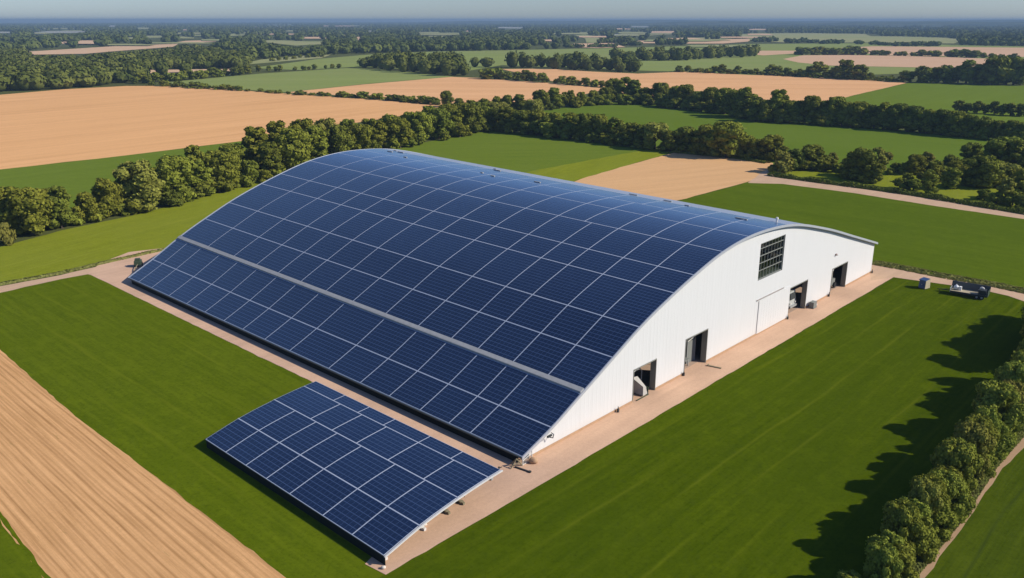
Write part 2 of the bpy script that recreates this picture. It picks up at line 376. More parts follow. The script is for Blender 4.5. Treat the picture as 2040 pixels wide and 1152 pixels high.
field('stubble_field', pix((1000, 138), (1090, 137), (1180, 143), (1270, 147), (1370, 143), (1500, 148), (1640, 155), (1811, 164.5), (1690, 193), (1640, 208), (1560, 225), (1400, 214), (1270, 196), (1205, 174), (1100, 162)), .05, M_tan2, .5, 8.)
field('stubble_field', pix((570, 184.5), (720, 169), (900, 153.5), (960, 156), (1100, 166), (1210, 177), (1150, 192), (1010, 210), (930, 212), (870, 208), (740, 196), (660, 189)), .06, M_tan2, .5, 8.)
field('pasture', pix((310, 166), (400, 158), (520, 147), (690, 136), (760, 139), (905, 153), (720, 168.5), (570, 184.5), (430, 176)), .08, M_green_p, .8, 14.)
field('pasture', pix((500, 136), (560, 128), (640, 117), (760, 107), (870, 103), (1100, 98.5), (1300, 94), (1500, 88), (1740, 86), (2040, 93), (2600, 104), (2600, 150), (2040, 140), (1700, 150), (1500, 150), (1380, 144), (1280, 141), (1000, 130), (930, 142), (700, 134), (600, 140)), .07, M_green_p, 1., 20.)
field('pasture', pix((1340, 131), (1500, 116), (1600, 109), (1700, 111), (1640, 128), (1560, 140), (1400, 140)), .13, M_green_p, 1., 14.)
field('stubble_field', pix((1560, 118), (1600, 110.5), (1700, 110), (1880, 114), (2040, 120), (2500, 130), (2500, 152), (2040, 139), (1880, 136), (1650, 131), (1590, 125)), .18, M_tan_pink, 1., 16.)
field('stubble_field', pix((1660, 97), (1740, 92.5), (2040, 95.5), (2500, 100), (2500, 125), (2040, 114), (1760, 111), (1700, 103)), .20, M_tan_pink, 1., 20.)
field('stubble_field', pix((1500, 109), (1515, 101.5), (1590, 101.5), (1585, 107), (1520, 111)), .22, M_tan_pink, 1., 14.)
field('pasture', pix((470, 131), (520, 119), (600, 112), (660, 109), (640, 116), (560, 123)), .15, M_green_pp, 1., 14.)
FARF = [
    (((285, 147.5), (462, 143.5), (462, 138.5), (300, 140.5)), 't'),  # far fields: (polygon, which)
    (((50, 104), (130, 99), (240, 92), (355, 88), (345, 94), (240, 102), (170, 108), (60, 110)), 't'),
    (((5, 91), (40, 88), (42, 91), (10, 94)), 'g'), (((66, 88), (140, 83), (142, 87), (80, 90)), 't'),
    (((245, 76.5), (290, 72), (335, 71.5), (320, 75.5), (262, 77)), 'g'), (((338, 87), (370, 82), (440, 80), (430, 83.5), (360, 88)), 't'),
    (((478, 84), (500, 80.5), (560, 81), (610, 83), (690, 83.5), (640, 89), (590, 92), (540, 86)), 'g'),
    (((55, 66.5), (95, 62.5), (160, 62.5), (185, 64), (150, 66), (100, 66.5)), 'w'), (((-60, 65.5), (0, 63.5), (42, 64), (38, 66.5), (0, 66.5)), 'w'),
    (((214, 53.5), (222, 51), (232, 51.5), (228, 53.8)), 'w'), (((270, 58), (276, 55), (300, 55.5), (296, 58.5)), 'g'),
    (((700, 81), (712, 74), (725, 74.5), (722, 81)), 't'), (((725, 63.5), (735, 61.5), (756, 62), (754, 64)), 'w'),
    (((925, 63.5), (930, 61.5), (948, 62), (945, 64)), 't'), (((990, 56.5), (992, 54), (1042, 55), (1040, 57.5)), 'w'),
    (((1145, 71), (1165, 69.5), (1190, 74), (1196, 80), (1186, 87), (1168, 86), (1166, 78)), 'g'),
    (((1128, 94), (1142, 88), (1220, 86.5), (1246, 95), (1190, 97)), 't'), (((1262, 87.5), (1272, 82), (1312, 81.5), (1308, 87)), 't'),
    (((1294, 66), (1298, 63), (1346, 62.5), (1340, 66.5)), 't'), (((1220, 70.5), (1224, 68.5), (1272, 68.5), (1270, 70.5)), 'w'),
    (((1248, 54.5), (1262, 52), (1296, 52), (1290, 54.5)), 'w'), (((1366, 88), (1380, 81), (1440, 79), (1496, 78), (1490, 84), (1440, 88)), 't'),
    (((1470, 70), (1500, 67), (1620, 67), (1722, 68.5), (1735, 73), (1800, 73.5), (1880, 76), (1920, 80), (1900, 88), (1720, 86), (1560, 86), (1500, 82)), 'g'),
    (((560, 63), (575, 61), (595, 61.5), (590, 63.5)), 'g'), (((430, 69.5), (440, 67.5), (500, 68), (495, 70)), 'g'),
    (((820, 69), (835, 66), (870, 66.5), (865, 69.5)), 'g'), (((1485, 60), (1500, 58), (1530, 58.5), (1525, 60.5)), 't'),
]
_rf = random.Random(77)
for _ in range(64):
    y_ = _rf.uniform(50.5, 84) if _rf.random() < .75 else _rf.uniform(84, 96)
    x_ = _rf.uniform(-80, 1500) if y_ > 64 else _rf.uniform(-80, 2100)
    if 500 < x_ < 1150 and y_ > 84: continue
    w_ = _rf.uniform(18, 80) * (.6 + (y_ - 45) / 30); h_ = _rf.uniform(.7, 1.5) * (.5 + (y_ - 45) / 18); sk = _rf.uniform(-.4, .4) * w_
    FARF.append((((x_, y_), (x_ + sk * .3, y_ - h_), (x_ + w_ * .7 + sk, y_ - h_ * 1.15), (x_ + w_ + sk * .5, y_ - h_ * .4), (x_ + w_ * .8, y_ + h_ * .1)), _rf.choice('gggggtt')))
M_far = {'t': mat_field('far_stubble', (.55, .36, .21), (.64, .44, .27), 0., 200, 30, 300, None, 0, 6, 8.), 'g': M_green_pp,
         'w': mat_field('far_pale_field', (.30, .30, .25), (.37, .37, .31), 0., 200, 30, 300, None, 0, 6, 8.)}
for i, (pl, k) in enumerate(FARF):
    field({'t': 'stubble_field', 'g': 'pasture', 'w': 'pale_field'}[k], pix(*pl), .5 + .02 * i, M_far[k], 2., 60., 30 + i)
# beyond the hedge at the lower right
field('dirt_track', pix((1780, 1230), (1813, 1152), (1903, 1033), (1973, 930), (2040, 856), (2200, 700), (2230, 715), (2062, 872), (1997, 933), (1927, 1037), (1842, 1152), (1800, 1230)), .02, mat_gravel('track_soil', (.40, .26, .15), 5), .14, 1.2, 17)
M_rows = mat_field('crop_rows', (.034, .056, .003), (.080, .108, .006), dirang((1850, 1152), (2040, 905)), 30, 1.0, 18, None, .8, 3.4, .7, (.035, .055, .008))
field('crop_field', pix((1800, 1240), (1842, 1152), (1927, 1037), (1997, 933), (2062, 872), (2230, 715), (2700, 760), (2700, 1500), (1800, 1500)), .016, M_rows, .2, 1., 18)
# low hills closing the view on the right
def hill(name, az0, az1, d, hgt, depth, seed):
    rn = random.Random(seed); n = 48; mb = MB(); top = []
    for i in range(n + 1):
        t = i / n; az = math.radians(az0 + (az1 - az0) * t)
        env = min(1, t / .12) * min(1, (1 - t) / .12)
        hh = hgt * env * (.78 + .22 * math.sin(t * 17 + seed) * .5 + rn.uniform(-.06, .06)) + .5
        for k, (dd, f) in enumerate(((d, 0), (d + depth * .25, .55), (d + depth * .5, 1), (d + depth, 0))):
            mb.v.append((math.sin(az) * dd, math.cos(az) * dd, hh * f - .3))
    for i in range(n):
        for k in range(3):
            a = i * 4 + k; mb.f.append([a, a + 4, a + 5, a + 1]); mb.mi.append(0)
    o = mb.build(name, HILLM, None, True); tag(o, None, None, None, 'structure')
m = NT('wooded_hill'); n1 = m.noise(m.coords(0, (260, 260, 260)), 1., 5., .7)
m.bsdf(m.mix(m.ramp(n1, .4, .62), (.022, .038, .016), (.085, .095, .04)), 1., 0.); HILLM = m.m
hill('hills', -9, 46, 9500, 50, 2400, 2)
hill('hills', 6, 44, 6600, 37, 1800, 5)

# ------------------------------------------------------------------ the barn
def pchip(xs, ys):
    xs = list(xs); ys = list(ys); n = len(xs); h = [xs[i + 1] - xs[i] for i in range(n - 1)]; d = [(ys[i + 1] - ys[i]) / h[i] for i in range(n - 1)]
    mm = [d[0]] + [(d[i - 1] * h[i] + d[i] * h[i - 1]) / (h[i] + h[i - 1]) for i in range(1, n - 1)] + [d[-1]]
    def f(x):
        i = 0
        while i < n - 2 and x > xs[i + 1]: i += 1
        t = (x - xs[i]) / h[i]; t2, t3 = t * t, t * t * t
        return (2*t3-3*t2+1)*ys[i] + (t3-2*t2+t)*h[i]*mm[i] + (-2*t3+3*t2)*ys[i+1] + (t3-t2)*h[i]*mm[i+1]
    return f
PB = [-1.1, 3.6, 8.8, 14.5, 19.7, 27, 31.5, 38.5, 45.5, 52, 58.6, 71.9, 85.3, 96.75]
PZ = [1.0, 2.72, 5.05, 7.65, 10.0, 12.55, 13.9, 15.6, 16.4, 16.4, 15.85, 12.95, 9.1, 5.75]
zn = pchip(PB, PZ); zf = pchip([-1.1, 3.6, 8.8, 20, 48, 96.75], [0, .7, 1.35, 1.5, 1.8, 1.5])
AN, AF_ = -.40, 94.9
def zr(b, a): return zn(b) + zf(b) * max(0, a) / 95.
barn = empty('solar_barn', W(0, 0), BARN_ROT)
tag(barn, 'huge white barn with an arched roof covered in blue solar panels', 'barn')
BS = sorted(set([-1.1 + (97.42) * i / 70 for i in range(71)]))
# roof shell
mb = MB(); AS = [AN, 24, 48, 72, AF_]
for j, a in enumerate(AS):
    for b in BS:
        mb.v.append((b, a, zr(b, a))); mb.v.append((b, a, zr(b, a) - .20))
nb = len(BS); idx = lambda j, i, k: (j * nb + i) * 2 + k
for j in range(len(AS) - 1):
    for i in range(nb - 1):
        mb.f.append([idx(j, i, 0), idx(j, i + 1, 0), idx(j + 1, i + 1, 0), idx(j + 1, i, 0)]); mb.mi.append(0)
        mb.f.append([idx(j, i, 1), idx(j + 1, i, 1), idx(j + 1, i + 1, 1), idx(j, i + 1, 1)]); mb.mi.append(1)
    mb.f.append([idx(j, 0, 0), idx(j + 1, 0, 0), idx(j + 1, 0, 1), idx(j, 0, 1)]); mb.mi.append(0)
    mb.f.append([idx(j, nb - 1, 0), idx(j, nb - 1, 1), idx(j + 1, nb - 1, 1), idx(j + 1, nb - 1, 0)]); mb.mi.append(0)
for j in (0, len(AS) - 1):
    for i in range(nb - 1):
        q = [idx(j, i, 0), idx(j, i, 1), idx(j, i + 1, 1), idx(j, i + 1, 0)]; mb.f.append(q if j == 0 else q[::-1]); mb.mi.append(0)
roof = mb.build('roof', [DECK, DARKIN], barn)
# gable trims: rounded fascia along both roof ends
def trim(a0, a1, up, down, name='roof_trim'):
    mb = MB()
    for b in BS:
        z = zr(b, a0)
        for (a, zz) in ((a0, z - down), (a0, z + up), (a1, z + up), (a1, z - down)): mb.v.append((b, a, zz))
    for i in range(nb - 1):
        for k in range(4):
            mb.f.append([i * 4 + k, i * 4 + (k + 1) % 4, i * 4 + 4 + (k + 1) % 4, i * 4 + 4 + k]); mb.mi.append(0)
    mb.f += [[0, 1, 2, 3], [(nb - 1) * 4 + k for k in (3, 2, 1, 0)]]; mb.mi += [0, 0]
    return mb.build(name, TRIM, barn)
trim(AN - .14, AN - .004, .07, .30); trim(AF_ + .004, AF_ + .14, .07, .28)
# flashing strip between the eave panels and the roof panels
mb = MB(); FB0, FB1 = 8.72, 9.30
mb.hexa([(FB0, AN, zr(FB0, 0) + .02), (FB1, AN, zr(FB1, 0) + .02), (FB1, AF_, zr(FB1, AF_) + .02), (FB0, AF_, zr(FB0, AF_) + .02),
         (FB0, AN, zr(FB0, 0) + .26), (FB1, AN, zr(FB1, 0) + .26), (FB1, AF_, zr(FB1, AF_) + .26), (FB0, AF_, zr(FB0, AF_) + .26)])
mb.build('flashing_strip', mat_plain('flashing_metal', (.36, .36, .34), .7, .2, 0, .2), barn)
# eave gutter along the low edge, and on the far eave
MB().hexa([(-1.19, AN, .86), (-1.104, AN, .86), (-1.104, AF_, .86), (-1.19, AF_, .86), (-1.19, AN, 1.03), (-1.104, AN, 1.03), (-1.104, AF_, 1.03), (-1.19, AF_, 1.03)]).build('gutter', mat_plain('gutter_metal', (.07, .085, .08), .6, .2), barn)
MB().hexa([(96.324, AN - .14, 5.58), (96.45, AN - .14, 5.58), (96.45, AF_, 7.0), (96.324, AF_, 7.0), (96.324, AN - .14, 5.75), (96.45, AN - .14, 5.75), (96.45, AF_, 7.25), (96.324, AF_, 7.25)]).build('gutter', TRIM, barn)

# gable wall with openings
DOORS = [(19.6, 24.6, 4.4), (31.35, 37.0, 5.05), (61.65, 68.1, 5.05), (77.7, 84.2, 4.75)]
WIN = (50.4, 58.2, 8.75, 14.35)
def gable(name, a0, a1, holes, door_holes, mats, ribs):
    outer = [(.55, .12)]
    for (d0, d1, dh) in door_holes: outer += [(d0, .12), (d0, dh), (d1, dh), (d1, .12)]
    outer += [(96.2, .12)]
    top = [b for b in BS if .55 < b < 96.2][::-1]
    sf = 0 if a0 < 10 else 95
    outer += [(96.2, zr(96.2, sf) - .21)] + [(b, zr(b, sf) - .21) for b in top] + [(.55, zr(.55, sf) - .21)]
    loops = [outer] + holes; mb = MB(); flat = [p for lp in loops for p in lp]; N = len(flat)
    tris = tessellate_polygon([[Vector((p[0], p[1], 0)) for p in lp] for lp in loops])
    mb.v = [(p[0], a0, p[1]) for p in flat] + [(p[0], a1, p[1]) for p in flat]
    for t in tris:
        a, b, c = (flat[i] for i in t); cr = (b[0]-a[0])*(c[1]-a[1])-(b[1]-a[1])*(c[0]-a[0]); t = tuple(t) if cr > 0 else tuple(reversed(t))
        mb.f.append(list(t)); mb.mi.append(0); mb.f.append([i + N for i in reversed(t)]); mb.mi.append(1)
    k = 0
    for lp in loops:
        L = len(lp)
        for i in range(L):
            mb.f.append([k + i, k + i + N, k + (i + 1) % L + N, k + (i + 1) % L]); mb.mi.append(2)
        k += L
    if ribs:
        b = 1.0
        while b < 96.3:
            zt = zr(b, 0) - .30; spans = [(.13, zt)]
            for (d0, d1, dh) in door_holes:
                if d0 - .08 < b < d1 + .08: spans = [(dh + .02, zt)]
            if WIN[0] - .2 < b < WIN[1] + .2: spans = [(spans[0][0], WIN[2] - .12), (WIN[3] + .12, zt)]
            for (z0, z1) in spans:
                if z1 > z0 + .1:
                    mb.hexa([(b - .07, a0 - .008, z0), (b + .03, a0 - .008, z0), (b + .09, a0 - .003, z0), (b - .13, a0 - .003, z0),
                             (b - .07, a0 - .008, z1), (b + .03, a0 - .008, z1), (b + .09, a0 - .003, z1), (b - .13, a0 - .003, z1)], 0)
            b += .76
    return mb.build(name, mats, barn)
hole = [(WIN[0], WIN[2]), (WIN[0], WIN[3]), (WIN[1], WIN[3]), (WIN[1], WIN[2])]
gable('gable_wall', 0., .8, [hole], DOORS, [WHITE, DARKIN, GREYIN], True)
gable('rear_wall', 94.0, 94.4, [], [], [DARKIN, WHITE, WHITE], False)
mb = MB(); mb.hexa([(95.9, .85, .0), (96.2, .85, .0), (96.2, 93.9, .0), (95.9, 93.9, .0), (95.9, .85, 5.6), (96.2, .85, 5.6), (96.2, 93.9, 7.0), (95.9, 93.9, 7.0)]); mb.build('side_wall', WHITE, barn)
MB().box(-1.0, -.8, .3, 93.9, 0, .83).build('side_wall', mat_plain('shade_black_wall', (.012, .016, .014), .8, .1), barn)  # low wall set out under the eave, coloured black to deepen the eave's shadow
mb = MB(); xs = [.5] + [v for d in DOORS for v in d[:2]] + [96.25]
for i in range(0, len(xs), 2): MB().hexa([(xs[i], -.07, 0), (xs[i + 1], -.07, 0), (xs[i + 1], .75, 0), (xs[i], .75, 0), (xs[i], -.07, .118), (xs[i + 1], -.07, .118), (xs[i + 1], .75, .118), (xs[i], .75, .118)]).box(xs[i], xs[i + 1], -.075, -.02, .119, .34).build('foundation', TANBASE, barn)
m_floor = mat_gravel('barn_floor', (.42, .30, .22))
MB().box(.9, 95.8, .82, 93.8, 0.0, .075).build('floor', m_floor, barn)
# window with its grid
wf = MB()
w0, w1, z0, z1 = WIN
wf.box(w0, w0 + .14, .1, .35, z0, z1).box(w1 - .14, w1, .1, .35, z0, z1).box(w0 + .14, w1 - .14, .1, .35, z1 - .14, z1).box(w0 + .14, w1 - .14, .1, .35, z0, z0 + .14)
win = wf.build('window', GREYIN, barn)
mu = MB()
for k in range(1, 8): x = w0 + (w1 - w0) * k / 8; mu.box(x - .022, x + .022, .16, .24, z0 + .14, z1 - .14)
for k in range(1, 5): z = z0 + (z1 - z0) * k / 5 + .25; mu.box(w0 + .14, w1 - .14, .13, .27, z - .03, z + .03)
mu.build('muntins', mat_plain('muntin_paint', (.24, .25, .22), .6, .3), win)
MB().box(w0 + .14, w1 - .14, .28, .295, z0 + .14, z1 - .14).build('pane', WGLASS, win)
MB().box(w0 + .02, w1 - .02, .36, 1.6, z0 - .05, z0 + .35).build('sill', GREYIN, win)
# inside gallery seen through the glass
# door linings, sliding door and rail
for (d0, d1, dh) in DOORS:
    f = MB(); f.box(d1 - .10, d1 - .003, -.06, .78, .08, dh - .003); f.box(d0 + .003, d0 + .09, -.06, .78, .08, dh - .003); f.box(d0 + .09, d1 - .10, -.06, .7, dh - .12, dh - .003)
    f.build('door_frame', mat_plain('door_lining', (.22, .22, .185), .8, .2), barn)
sdm = MB(); sdm.box(51.4, 61.6, -.09, -.02, .25, 5.45)
for k in range(13): sdm.box(51.6 + k * .8, 51.68 + k * .8, -.097, -.092, .3, 5.4)
sdr = sdm.build('sliding_door', WHITE, barn)
MB().box(50.6, 59.2, -.18, -.04, 5.64, 5.76).build('door_rail', mat_plain('rail_steel', (.30, .27, .24), .6, .4), barn)
MB().box(51.36, 51.396, -.095, -.02, .3, 5.4).build('door_edge', mat_plain('edge_steel', (.45, .45, .44), .6, .3), barn)
MB().box(78.1, 78.5, -.22, -.055, 7.0, 7.3).box(78.2, 78.4, -.4, -.22, 7.05, 7.15).build('wall_light', mat_plain('lamp_housing', (.30, .22, .18), .6, .3), barn)
vb = MB(); vb.bar((58.6, 1.8, 15.7), (58.6, 1.8, 16.35), .15, 8).bar((58.6, 1.8, 16.35), (58.6, 1.8, 16.6), .27, 8, 0, .17)
vb.build('roof_vent', PALE, barn)
bk = MB(); bk.tube([(3.3, -.75, 2.35), (3.55, -.9, 2.1), (3.6, -.75, 1.6), (3.6, -.2, 1.5)], .05); bk.box(2.6, 3.3, -.9, -.72, 2.0, 2.2)
bk.build('cable_bracket', DARK, barn)
for (sx, sy) in ((16.2, -.35), (31.0, -.25), (61.3, -.3), (76.9, -.25), (96.0, -.3)): MB().box(sx - .12, sx + .12, sy - .1, sy + .1, .06, .5).bar((sx, sy, .5), (sx, sy, .8), .05).build('downpipe_shoe', DARK, barn)
# corner infill of mesh at the low end
cp_ = MB(); cp_.bar((-1.0, -.5, 0), (-1.0, -.5, .9), .06).bar((.45, -.5, 0), (.45, -.5, 1.3), .06).bar((-1.0, -.5, .55), (.45, -.5, .95), .04)
for k in range(1, 9): x = -1.0 + 1.45 * k / 9; cp_.bar((x, -.5, .05), (x, -.5, .85 + .4 * k / 9), .02)
cp_.bar((-1, -.5, .1), (.45, -.5, .1), .03)
cp_.build('corner_grille', PALE, barn)

# solar panels on the roof
def panel(mb, b0, b1, a0, a1, surf, seg, w=.052, lift=.06, cell=.56):
    bs = [b0, b0 + w] + [b0 + w + (b1 - b0 - 2 * w) * k / seg for k in range(1, seg)] + [b1 - w, b1]
    as_ = [a0, a0 + w, a1 - w, a1]; k0 = len(mb.v); nb_ = len(bs)
    for a in as_:
        for b in bs: mb.v.append((b, a, surf(b, a) + lift))
    nu = max(4, round((a1 - a0) / cell / 1.15)); nv = max(4, round((b1 - b0) / cell))
    for j in range(3):
        for i in range(nb_ - 1):
            q = [k0 + j * nb_ + i, k0 + j * nb_ + i + 1, k0 + (j + 1) * nb_ + i + 1, k0 + (j + 1) * nb_ + i]
            mb.f.append(q)
            inside = j == 1 and 0 < i < nb_ - 2; mb.mi.append(0 if inside else 1)
            if inside:
                v0 = nv * (bs[i] - bs[1]) / (bs[-2] - bs[1]); v1 = nv * (bs[i + 1] - bs[1]) / (bs[-2] - bs[1])
                mb.uv[len(mb.f) - 1] = ((0, v0), (0, v1), (nu, v1), (nu, v0))
    # skirt
    ring = [(0, i) for i in range(nb_)] + [(j, nb_ - 1) for j in range(1, 4)] + [(3, i) for i in range(nb_ - 2, -1, -1)] + [(j, 0) for j in (2, 1)]
    k1 = len(mb.v)
    for (j, i) in ring: b, a = bs[i], as_[j]; mb.v.append((b, a, surf(b, a) + .004))
    for n_ in range(len(ring)):
        j, i = ring[n_]; j2, i2 = ring[(n_ + 1) % len(ring)]
        mb.f.append([k0 + j2 * nb_ + i2, k0 + j * nb_ + i, k1 + n_, k1 + (n_ + 1) % len(ring)]); mb.mi.append(1)
LOWC = [94.6, 90.8, 85.8, 79.4, 73.3, 67.3, 61.4, 55.9, 49.8, 43.4, 34.2, 27.4, 21.6, 15.9, 10.9, 7.4, -.5]
UPC = [94.6, 84.6, 75.8, 68.6, 62.1, 55.7, 49.1, 42.4, 34.9, 28.0, 21.5, 16.6, 10.6, 5.0, -.5]
UPC0 = [94.6, 90.2] + UPC[1:]
UPR = [9.36, 14.5, 19.7, 27.0, 31.5, 38.5, 45.5, 51.5, 57.5]
cells = []
G_ = .010
for (b0, b1) in ((-1.05, 3.62), (3.62, 8.66)):
    for i in range(len(LOWC) - 1): cells.append((b0, b1, LOWC[i + 1], LOWC[i], 2))
for r in range(len(UPR) - 1):
    cs = list(UPC)
    if r in (5, 6): cs = UPC[:9] + [28.0, 22.9] + [16.6, 10.6, 5.0, -.5]       # seam that jumps sideways high on the roof
    for i in range(len(cs) - 1): cells.append((UPR[r], UPR[r + 1], cs[i + 1], cs[i], 6))
def area(c):
    q = [proj(*W(a, b, zr(b, a))) for b, a in ((c[0], c[2]), (c[1], c[2]), (c[1], c[3]), (c[0], c[3]))]
    return abs(sum(q[i][0] * q[(i + 1) % 4][1] - q[(i + 1) % 4][0] * q[i][1] for i in range(4))) / 2
cells.sort(key=area, reverse=True)
rest = MB()
for n_, c in enumerate(cells):
    mb = MB() if n_ < 100 else rest
    panel(mb, c[0] + G_, c[1] - G_, c[2] + G_, c[3] - G_, zr, c[4])
    if n_ < 100: mb.build('solar_panel', [GLASS, FRAME], barn)
tag(rest.build('solar_panel', [GLASS, FRAME], barn), 'smaller looking solar panels along the crest and far end of the roof', None, None, 'stuff')
# cover strips and clips left along the crest
rn = random.Random(5)
for k in range(13):
    a = rn.uniform(2, 92); b = rn.uniform(50.5, 59); l = rn.uniform(.6, 2.)
    cr = MB(); cr.hexa([(b, a, zr(b, a) + .06), (b + .3, a, zr(b + .3, a) + .06), (b + .3, a + l, zr(b + .3, a + l) + .06), (b, a + l, zr(b, a + l) + .06),
             (b, a, zr(b, a) + .2), (b + .3, a, zr(b + .3, a) + .2), (b + .3, a + l, zr(b + .3, a + l) + .2), (b, a + l, zr(b, a + l) + .2)]); cr.build('roof_clip', GREY, barn)

# ------------------------------------------------------------------ the small array
arr = empty('solar_array', W(0, -21.8), BARN_ROT)
tag(arr, 'low curved ground array of blue solar panels in front of the barn', 'solar array')
ABn = [-21.9, -17.8, -13.1, -9.0, -7.3]; AZn = [1.0, 2.02, 2.74, 3.12, 3.21]
za_ = pchip(ABn, AZn)
def zarr(bl, a): return za_(bl - 21.8)       # local b starts at the low edge
def loc(b): return b + 21.8
C7 = [27.7, 23.4, 19.3, 15.4, 11.2, 5.7, 1.2, -3.3]; C6 = [27.7, 20.4, 16.4, 12.1, 6.9, 1.5, -3.3]; C6b = [27.7, 21.8, 17.2, 12.7, 6.9, 2.0, -3.3]
for (r0, r1, cs) in ((-21.9, -17.8, C7), (-17.8, -13.1, C7), (-13.1, -9.0, C6), (-9.0, -7.3, C6b)):
    for i in range(len(cs) - 1):
        mb = MB(); panel(mb, loc(r0) + G_, loc(r1) - G_, cs[i + 1] + G_, cs[i] - G_, zarr, 3, .048 if r1 < -8 else .04, .06); mb.build('solar_panel', [GLASS, FRAME], arr)
mb = MB()
for i in range(len(ABn) - 1):
    n = 3
    for k in range(n):
        b0 = ABn[i] + (ABn[i + 1] - ABn[i]) * k / n; b1 = ABn[i] + (ABn[i + 1] - ABn[i]) * (k + 1) / n
        mb.hexa([(loc(b0), -3.4, za_(b0) - .10), (loc(b1), -3.4, za_(b1) - .10), (loc(b1), 27.8, za_(b1) - .10), (loc(b0), 27.8, za_(b0) - .10),
                 (loc(b0), -3.4, za_(b0)), (loc(b1), -3.4, za_(b1)), (loc(b1), 27.8, za_(b1)), (loc(b0), 27.8, za_(b0))])
mb.build('deck', DARK, arr)
MB().box(loc(-21.84), loc(-21.78), -3.35, 27.7, .02, .86).build('skirt_board', mat_plain('shade_black_board', (.012, .016, .014), .8, .1), arr)  # face below the low edge, its black colour darkens the shade under the array
for b in (-17.8, -13.1):
    MB().hexa([(loc(b) - .05, -3.39, za_(b - .05) + .062), (loc(b) + .05, -3.39, za_(b + .05) + .062), (loc(b) + .05, 27.75, za_(b + .05) + .062), (loc(b) - .05, 27.75, za_(b - .05) + .062), (loc(b) - .05, -3.39, za_(b - .05) + .085), (loc(b) + .05, -3.39, za_(b + .05) + .085), (loc(b) + .05, 27.75, za_(b + .05) + .085), (loc(b) - .05, 27.75, za_(b - .05) + .085)]).build('row_rail', FRAME, arr)
mb = MB()
for i in range(16):
    b0 = -21.95 + 14.7 * i / 16; b1 = -21.95 + 14.7 * (i + 1) / 16
    mb.hexa([(loc(b0), -3.58, za_(b0) - .03), (loc(b1), -3.58, za_(b1) - .03), (loc(b1), -3.404, za_(b1) - .03), (loc(b0), -3.404, za_(b0) - .03),
             (loc(b0), -3.58, za_(b0) + .07), (loc(b1), -3.58, za_(b1) + .07), (loc(b1), -3.404, za_(b1) + .07), (loc(b0), -3.404, za_(b0) + .07)])
mb.build('edge_rail', PALE, arr)
for b in (-20.5, -14.5, -8.5):
    for a in (1.6, 7.5, 13, 20.5, 26.0):
        MB().box(loc(b) - .1, loc(b) + .1, a - .1, a + .1, .04, za_(b) - .13).build('leg', GREY, arr)
for p, q, mt in (((967, 952), (982, 957), GREY), ((904, 996), (925, 1007), WOODM), ((877, 1015), (895, 1026.5), WOODM), ((830, 1049), (848, 1058), PALE), ((758, 1108), (770, 1117), PALE)):
    (a1, b1), (a0, b0) = inv(P(*p)), inv(P(*q)); b = (b0 + b1) / 2
    MB().box(loc(b) - .13, loc(b) + .13, a0, a1, .05, .30).box(loc(b) - .2, loc(b) + .2, a0 + .3, a0 + .55, .046, .34).build('ground_beam', mt, arr)
for p in ((918, 999), (975, 955)):
    a, b = inv(P(*p)); t = [(loc(b) + .5 * math.cos(k * math.pi / 8), a + .1 * k / 8, .25 + .8 * math.sin(k * math.pi / 8)) for k in range(9)]
    MB().tube(t, .03, 5).build('cable_loop', DARK, arr)

# ------------------------------------------------------------------ small things by the barn
def stone(b, a, r, label, seed, mt=STONE):
    o = MB().lump((0, 0, r * .6), (r, r * .8, r * .7), seed).build('stone', mt, None, True); o.location = W(a, b, .045); tag(o, label, 'stone')
_a, _b = inv(P(845, 1049)); stone(_b, _a, .3, 'pale rounded stone beside a beam end of the small array', 1)
stone(-22.2, -3.6, .22, 'small pale stone at the lower tip of the gravel apron', 2)
stone(.15, -1.0, .5, 'orange brown lump of soil at the low corner of the barn', 3, TANBASE)
po = MB().bar((0, 0, 0), (0, 0, .7), .09).bar((0, 0, .55), (.3, .1, .62), .05).build('post', DARK); po.location = P(994, 942, .045)
tag(po, 'short dark post off the upper corner of the small array', 'post')
tr = empty('timber_trestle', P(1029, 931, .045), BARN_ROT); tag(tr, 'small timber A frame at the low front corner of the barn', 'trestle')
MB().bar((-.7, .2, 0), (0, 0, 1.0), .07).bar((.7, -.2, 0), (0, 0, 1.0), .07).bar((-.4, .1, .4), (.4, -.1, .4), .05).build('frame', WOODM, tr)
MB().bar((0, .9, 0), (0, 0, 1.0), .06).build('brace', WOODM, tr)
pl = MB().box(-.09, .09, -1.1, .9, 0, .12).box(-.13, .13, -1.1, -.85, .0, .17).build('plank', DARK); pl.location = P(1040, 936, .045); pl.rotation_euler = (0, 0, BARN_ROT + .15)
tag(pl, 'long dark plank on the gravel before the low barn corner', 'plank')
im = empty('farm_implement', P(276, 531, .045), BARN_ROT + 1.0); tag(im, 'small dark green farm implement with long drawbar at the barn far end', 'farm implement')
MB().box(-.8, .8, -.6, .6, .45, 1.2).box(-.5, .3, -.45, .45, 1.2, 1.6).build('body', GREEN, im)
MB().tube([(-.8, 0, .6), (-2.2, .1, .45), (-4.2, .1, .25)], .08).build('drawbar', WOODM, im)
for s in (-.68, .68): MB().disc((.2, s, .42), .42, .16, 'y', 14).build('wheel', RUBBER, im)

